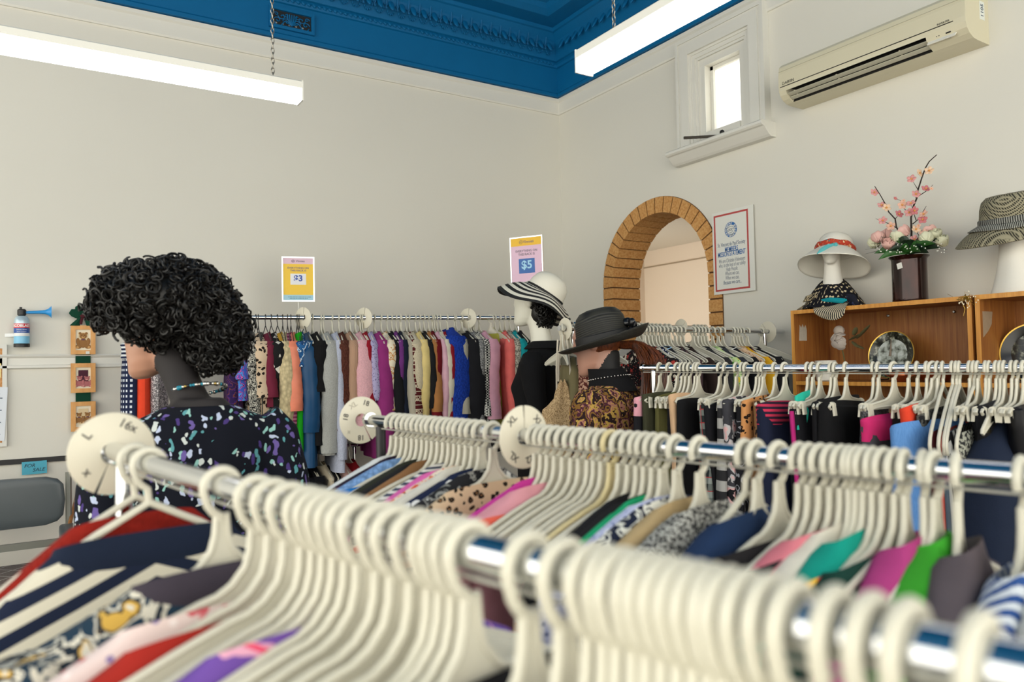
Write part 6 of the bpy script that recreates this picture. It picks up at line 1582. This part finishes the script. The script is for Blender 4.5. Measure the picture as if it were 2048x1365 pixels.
def rose(cols, seed):
    R = random.Random(seed); m = MB()
    for lay, (r, h, n) in enumerate(((.026, .030, 5), (.019, .036, 4), (.011, .040, 3))):
        for k in range(n):
            a0 = 2*PI*k/n+lay*.7; rings = []
            for i in range(6):
                s = i/5; rr = r*(.35+.75*math.sin(s*PI*.62)); rings.append([(rr*math.cos(a0+(q-3)*.30*(1-.2*s))*(1+.06*(q == 3)), rr*math.sin(a0+(q-3)*.30*(1-.2*s)), h*(s-.35)*1.15+.003*math.cos(q-3)) for q in range(7)])
            m.loft(rings, closed=False)
    m.ell((0, 0, .004), (.012, .012, .017), 10, 8); me = m.mesh('rose', solid('rose_'+cols, cols, .7), fix=False); return me
rp, rw = rose('#e0b3a8', 1), rose('#d6d5b6', 2)
for i, (x, y, k, d) in enumerate([(155, 762, 0, -.02), (240, 818, 0, -.06), (390, 705, 0, -.01), (310, 762, 1, -.04), (570, 768, 1, -.05), (645, 738, 1, 0), (118, 812, 1, 0), (715, 792, 1, -.01), (230, 742, 0, .03), (600, 706, 0, .03)]):
    R = random.Random(i+50); inst('rose', rw if k else rp, fl, FP(x, y, d), (R.uniform(-.4, .4), -.55+R.uniform(-.3, .3), R.uniform(0, 6)), (1.05, 1.05, 1.05))
g1_, g2_ = solid('leaf_green', '#2c5c22', .5, var=.25, scale=30), solid('leaf_dark', '#152c16', .5, var=.2, scale=30)
def leaf(a, b_, wd, mt, arch=.02):
    a, b_ = Vector(a), Vector(b_); d = b_-a; side = d.cross(Vector((1, .2, .2))).normalized(); m = MB(); rows = []
    for i in range(8):
        s = i/7; c_ = a.lerp(b_, s)+Vector((0, 0, arch*math.sin(PI*s))); hw = wd*math.sin(PI*min(1, .08+s*.92))**.8
        rows.append([c_-side*hw+Vector((-.3*hw, 0, 0)), c_, c_+side*hw+Vector((-.3*hw, 0, 0))])
    m.loft(rows, closed=False); o = m.build('leaf', mt, fl, fix=False); sd = o.modifiers.new('t', 'SOLIDIFY'); sd.thickness = .0008
o0 = (420, 880)
for x, y, wd, mt, d in ((120, 885, .018, g1_, -.05), (155, 938, .016, g1_, -.09), (250, 860, .016, g2_, -.08), (255, 740, .010, g1_, -.06), (350, 740, .02, g2_, -.05), (330, 850, .02, g1_, -.09), (480, 780, .02, g2_, -.06), (590, 880, .022, g2_, -.08), (690, 835, .02, g2_, -.05), (735, 760, .008, g2_, 0), (745, 820, .010, g2_, .02), (560, 800, .016, g1_, -.07), (390, 770, .02, g2_, -.08), (650, 800, .014, g1_, -.09), (200, 830, .012, g2_, .05), (520, 870, .018, g1_, -.10)):
    leaf(FP(*o0, -.03), FP(x, y, d), wd, mt)
gb_ = MB()
for x, y in ((45, 850), (40, 890), (95, 800), (120, 725), (680, 680), (625, 670), (745, 850), (750, 765), (600, 680), (60, 830)): gb_.tube([FP(400, 880, -.02), FP((400+x)/2, (860+y)/2-30, -.02), FP(x, y, -.03)], [.0018, .0014, .0004], 4)
gb_.build('grass_blade', g2_, fl)
sp = MB(); R = random.Random(2)
for _ in range(40): x, y = R.uniform(130, 720), R.uniform(800, 880); sp.ell(FP(x, y, R.uniform(-.11, -.06)), (.0028, .0028, .0028), 6, 4)
sp.build('white_sprig', solid('sprig_white', '#e4e2d6', .7), fl)
# fairy light string over the shelf corner
ft = MB(); R = random.Random(9); pts = []
for k in range(70): pts.append(onX(1934+R.gauss(0, 8), 598+R.gauss(0, 6)-(0), XF-.006-R.uniform(0, .03)))
pts = [p_ if p_.z > ztop-.03 else Vector((XF-.012, p_.y, p_.z)) for p_ in pts]
ft.tube(pts, .0007, 4); ft.tube([onX(1895, 590, XF+.06)+Vector((0, 0, .004)), onX(1915, 600, XF-.008), onX(1924, 606, XF-.012), onX(1930, 618, XF-.006), onX(1927, 632, XF-.006)], .0009, 4)
fo = ft.build('fairy_lights', solid('gold_wire', '#c09c48', .3, metal=.9), fix=False); tag(fo, 'tangled gold wire string of tiny lights on the shelf corner', 'string lights')
bb_ = MB()
for k in range(26): bb_.ell(onX(1930+R.gauss(0, 9), 604+R.gauss(0, 8), XF-.012-R.uniform(0, .015)), (.0022, .0022, .003), 6, 4)
bb_.build('tiny_bulb', solid('bulb_clear', '#efe6c8', .15), fo)

# inside the shelves
XS = XF+.15
def base_at(px_, X_): p_ = onX(px_, 760, X_); return Vector((X_, p_.y, zsh+.001))
bw = thing('plant_pot', 'small white pot on the oak shelf behind the skirt rack', 'pot', base_at(1652, XF+.09))
MB().lathe([(0, 0), (.040, 0), (.044, .004), (.050, .10), (.047, .10), (.042, .01), (0, .008)], 24).build('pot', solid('porcelain', '#d9d6ca', .3), bw)
# white silk peony
pe = thing('silk_peony', 'dusty white silk peony leaning inside the oak shelf', 'flower', base_at(1695, XS)); pb_ = Vector(pe.location)
hd = onX(1681, 683, XS-.03)-pb_; pm = MB(); R = random.Random(21)
for k in range(26):
    d = Vector((R.gauss(-.6, .8), R.gauss(0, 1), R.gauss(.1, 1))).normalized(); rr = R.uniform(.012, .042)
    pm.ell(hd+d*rr, (.022, .020, .005), 10, 5, d.to_track_quat('Z', 'Y').to_matrix())
pm.build('petals', solid('silk_white', '#b9aea4', .85, var=.1, scale=40), pe)
up_ = onX(1678, 662, XS-.02)-pb_; pm = MB(); pm.ell(up_, (.02, .028, .026), 10, 8); pm.build('petals', solid('silk_white', '#b9aea4', .85, var=.1, scale=40), pe)
MB().tube([hd, hd*.5+Vector((0, 0, .02)), Vector((0, 0, 0))], .003, 6).build('stem', solid('stem_olive', '#5c5a34', .7), pe)
lm = MB()
for x, y, x2, y2 in ((1700, 680, 1722, 668), (1715, 676, 1738, 652), (1705, 684, 1716, 695), (1712, 690, 1726, 698), (1708, 670, 1712, 656)):
    a, b_ = onX(x, y, XS-.01)-pb_, onX(x2, y2, XS-.02)-pb_; d = (b_-a); lm.ell((a+b_)/2, (.014, .004, d.length*.6), 8, 6, d.to_track_quat('Z', 'Y').to_matrix())
lm.build('leaves', solid('leaf_dusty', '#5a5634', .8, var=.2, scale=50), pe)
# decorative plates
def plate(label, px_, py_, X_, R_, rim, pic):
    c_ = onX(px_, py_, X_); t = thing('decorative_plate', label, 'plate', (X_, c_.y, zsh+.001)); zc = c_.z-zsh-.001
    m = MB(); M = Matrix.Translation((0, 0, zc)) @ Matrix.Rotation(math.radians(-80), 4, 'Y')
    m.M = M; m.cur = 0; m.lathe([(0, -.004), (R_*.6, -.004), (R_, .010)], 48); m.lathe([(R_, .010), (R_*.72, .0025), (R_*.66, .0)], 48); m.cur = 1; m.lathe([(R_*1.005, .009), (R_*1.01, .0115), (R_*.965, .0105)], 48); m.cur = 2; m.lathe([(R_*.66, .0), (R_*.3, -.001), (0, -.001)], 48)
    m.build('plate', [rim, solid('gilt', '#caa24c', .25, metal=.9), pic], t)
    s = MB()
    for y in (-.04, .04): s.tube([(-.055, y, 0.003), (-.05, y, .012), (-.03, y, .006), (.03, y, .006), (.02+.0, y*.8, zc*.9)], .003, 6)
    s.build('plate_stand', solid('stand_black', '#17140f', .4), t); return t
def scene_mat():
    q = NT('plate_picture'); nz = q.n('TexNoise', Vector=q.co(28), Scale=1.0, Detail=5.0); q.color(q.ramp(nz.outputs[0], [(.38, '#22231c'), (.48, '#8f968c'), (.6, '#c4cbc6')], 'LINEAR')); q.rgh(.15); return q.m
def rim_mat():
    q = NT('plate_rim'); nz = q.n('TexNoise', Vector=q.co(45), Scale=1.0, Detail=4.0); q.color(q.ramp(nz.outputs[0], [(.45, '#171812'), (.56, '#3a3c30'), (.68, '#9a9c8a')], 'LINEAR')); q.rgh(.15); return q.m
rp_ = 47.5*((onX(1784, 710, XS)-C0).dot(FW))/F_PX
plate('large gilt rimmed picture plate standing inside the oak shelf', 1784, 710, XS, rp_, rim_mat(), scene_mat())
sp_ = MB(); c_ = onX(1783, 700, XS-.022); pl_ = [o for o in bpy.data.objects if o.name == 'decorative_plate'][0]
sp_.tube([c_-Vector(pl_.location)+Vector((-.012*0, .008, -.03)), c_-Vector(pl_.location)+Vector((0, .004, .0)), c_-Vector(pl_.location)+Vector((0, 0, .05))], [.006, .004, .001], 6); sp_.build('painted_spire', solid('spire_brown', '#7a6a58', .5), pl_)
plate('dark gilt rimmed plate inside the shelf at the right edge', 2064, 705, XS, .115, solid('rim_black', '#15130f', .2), rim_mat())
cop = solid('copper', '#b06038', .28, metal=.85, var=.15, scale=30)
def cup(label, px_, X_, r, h, handles=True):
    t = thing('copper_cup', label, 'cup', base_at(px_, X_))
    MB().lathe([(0, 0), (r*.6, 0), (r*.7, .004), (r, h*.55), (r*.92, h*.8), (r*1.08, h), (r*1.02, h), (r*.86, h*.8), (r*.6, .008), (0, .006)], 28).build('bowl', cop, t)
    if handles:
        for s in (-1, 1): MB().tube([(0, s*r*.95, h*.85), (0, s*(r+.02), h*.9), (0, s*(r+.024), h*.6), (0, s*r*.97, h*.4)], .003, 6).build('handle', cop, t)
cup('small two handled copper cup inside the oak shelf before the plate', 1800, XF+.06, .045, .052)
cup('wide copper bowl inside the oak shelf beside the two handled cup', 1872, XF+.12, .075, .055, False)
# hanging lace top and sequin dresses between the mannequins
lt = thing('lace_top', 'cream lace camisole hanging between the two hatted mannequins', 'top', R4.pos(R4.t_of(1124)), R4.th+math.radians(57))
m = MB(); rings = []; zc_ = lambda py: at(1135, py, 3.25).z-R4.A.z
for py, a in ((762, .012), (775, .030), (790, .040), (800, .044), (815, .075), (822, .095), (835, .10), (850, .098), (900, .10), (940, .102)):
    rings.append([(a*math.cos(q_), .030*math.sin(q_)*(1+.2*math.sin(5*q_)), zc_(py)+.006*math.sin(4*q_)) for q_ in [2*PI*j/32 for j in range(32)]])
m.loft(rings, cap=False, capend=False); m.build('body', cloth('scribble', '#c9ad84', '#7a6040', sc=3.2), lt)
m = MB()
for s in (-1, 1): m.tube([(s*.004, 0, -.03), (s*.018, .01, zc_(730)), (s*.02, .01, zc_(764))], .0045, 6, flat=.4); m.tube([(s*.03, 0, zc_(800)), (s*.03, -.03, zc_(740)), (s*.02, 0, -.05)], .004, 6, flat=.4)
m.build('strap', pl('#cfc6b4'), lt)
hang(R4, R4.t_of(1124), 'top', 'white plastic hanger holding the cream lace camisole on the rack beside the shelves', 'hangers on the rack beside the shelves', yaw=-30)
print('OBJECTS', len(bpy.data.objects))
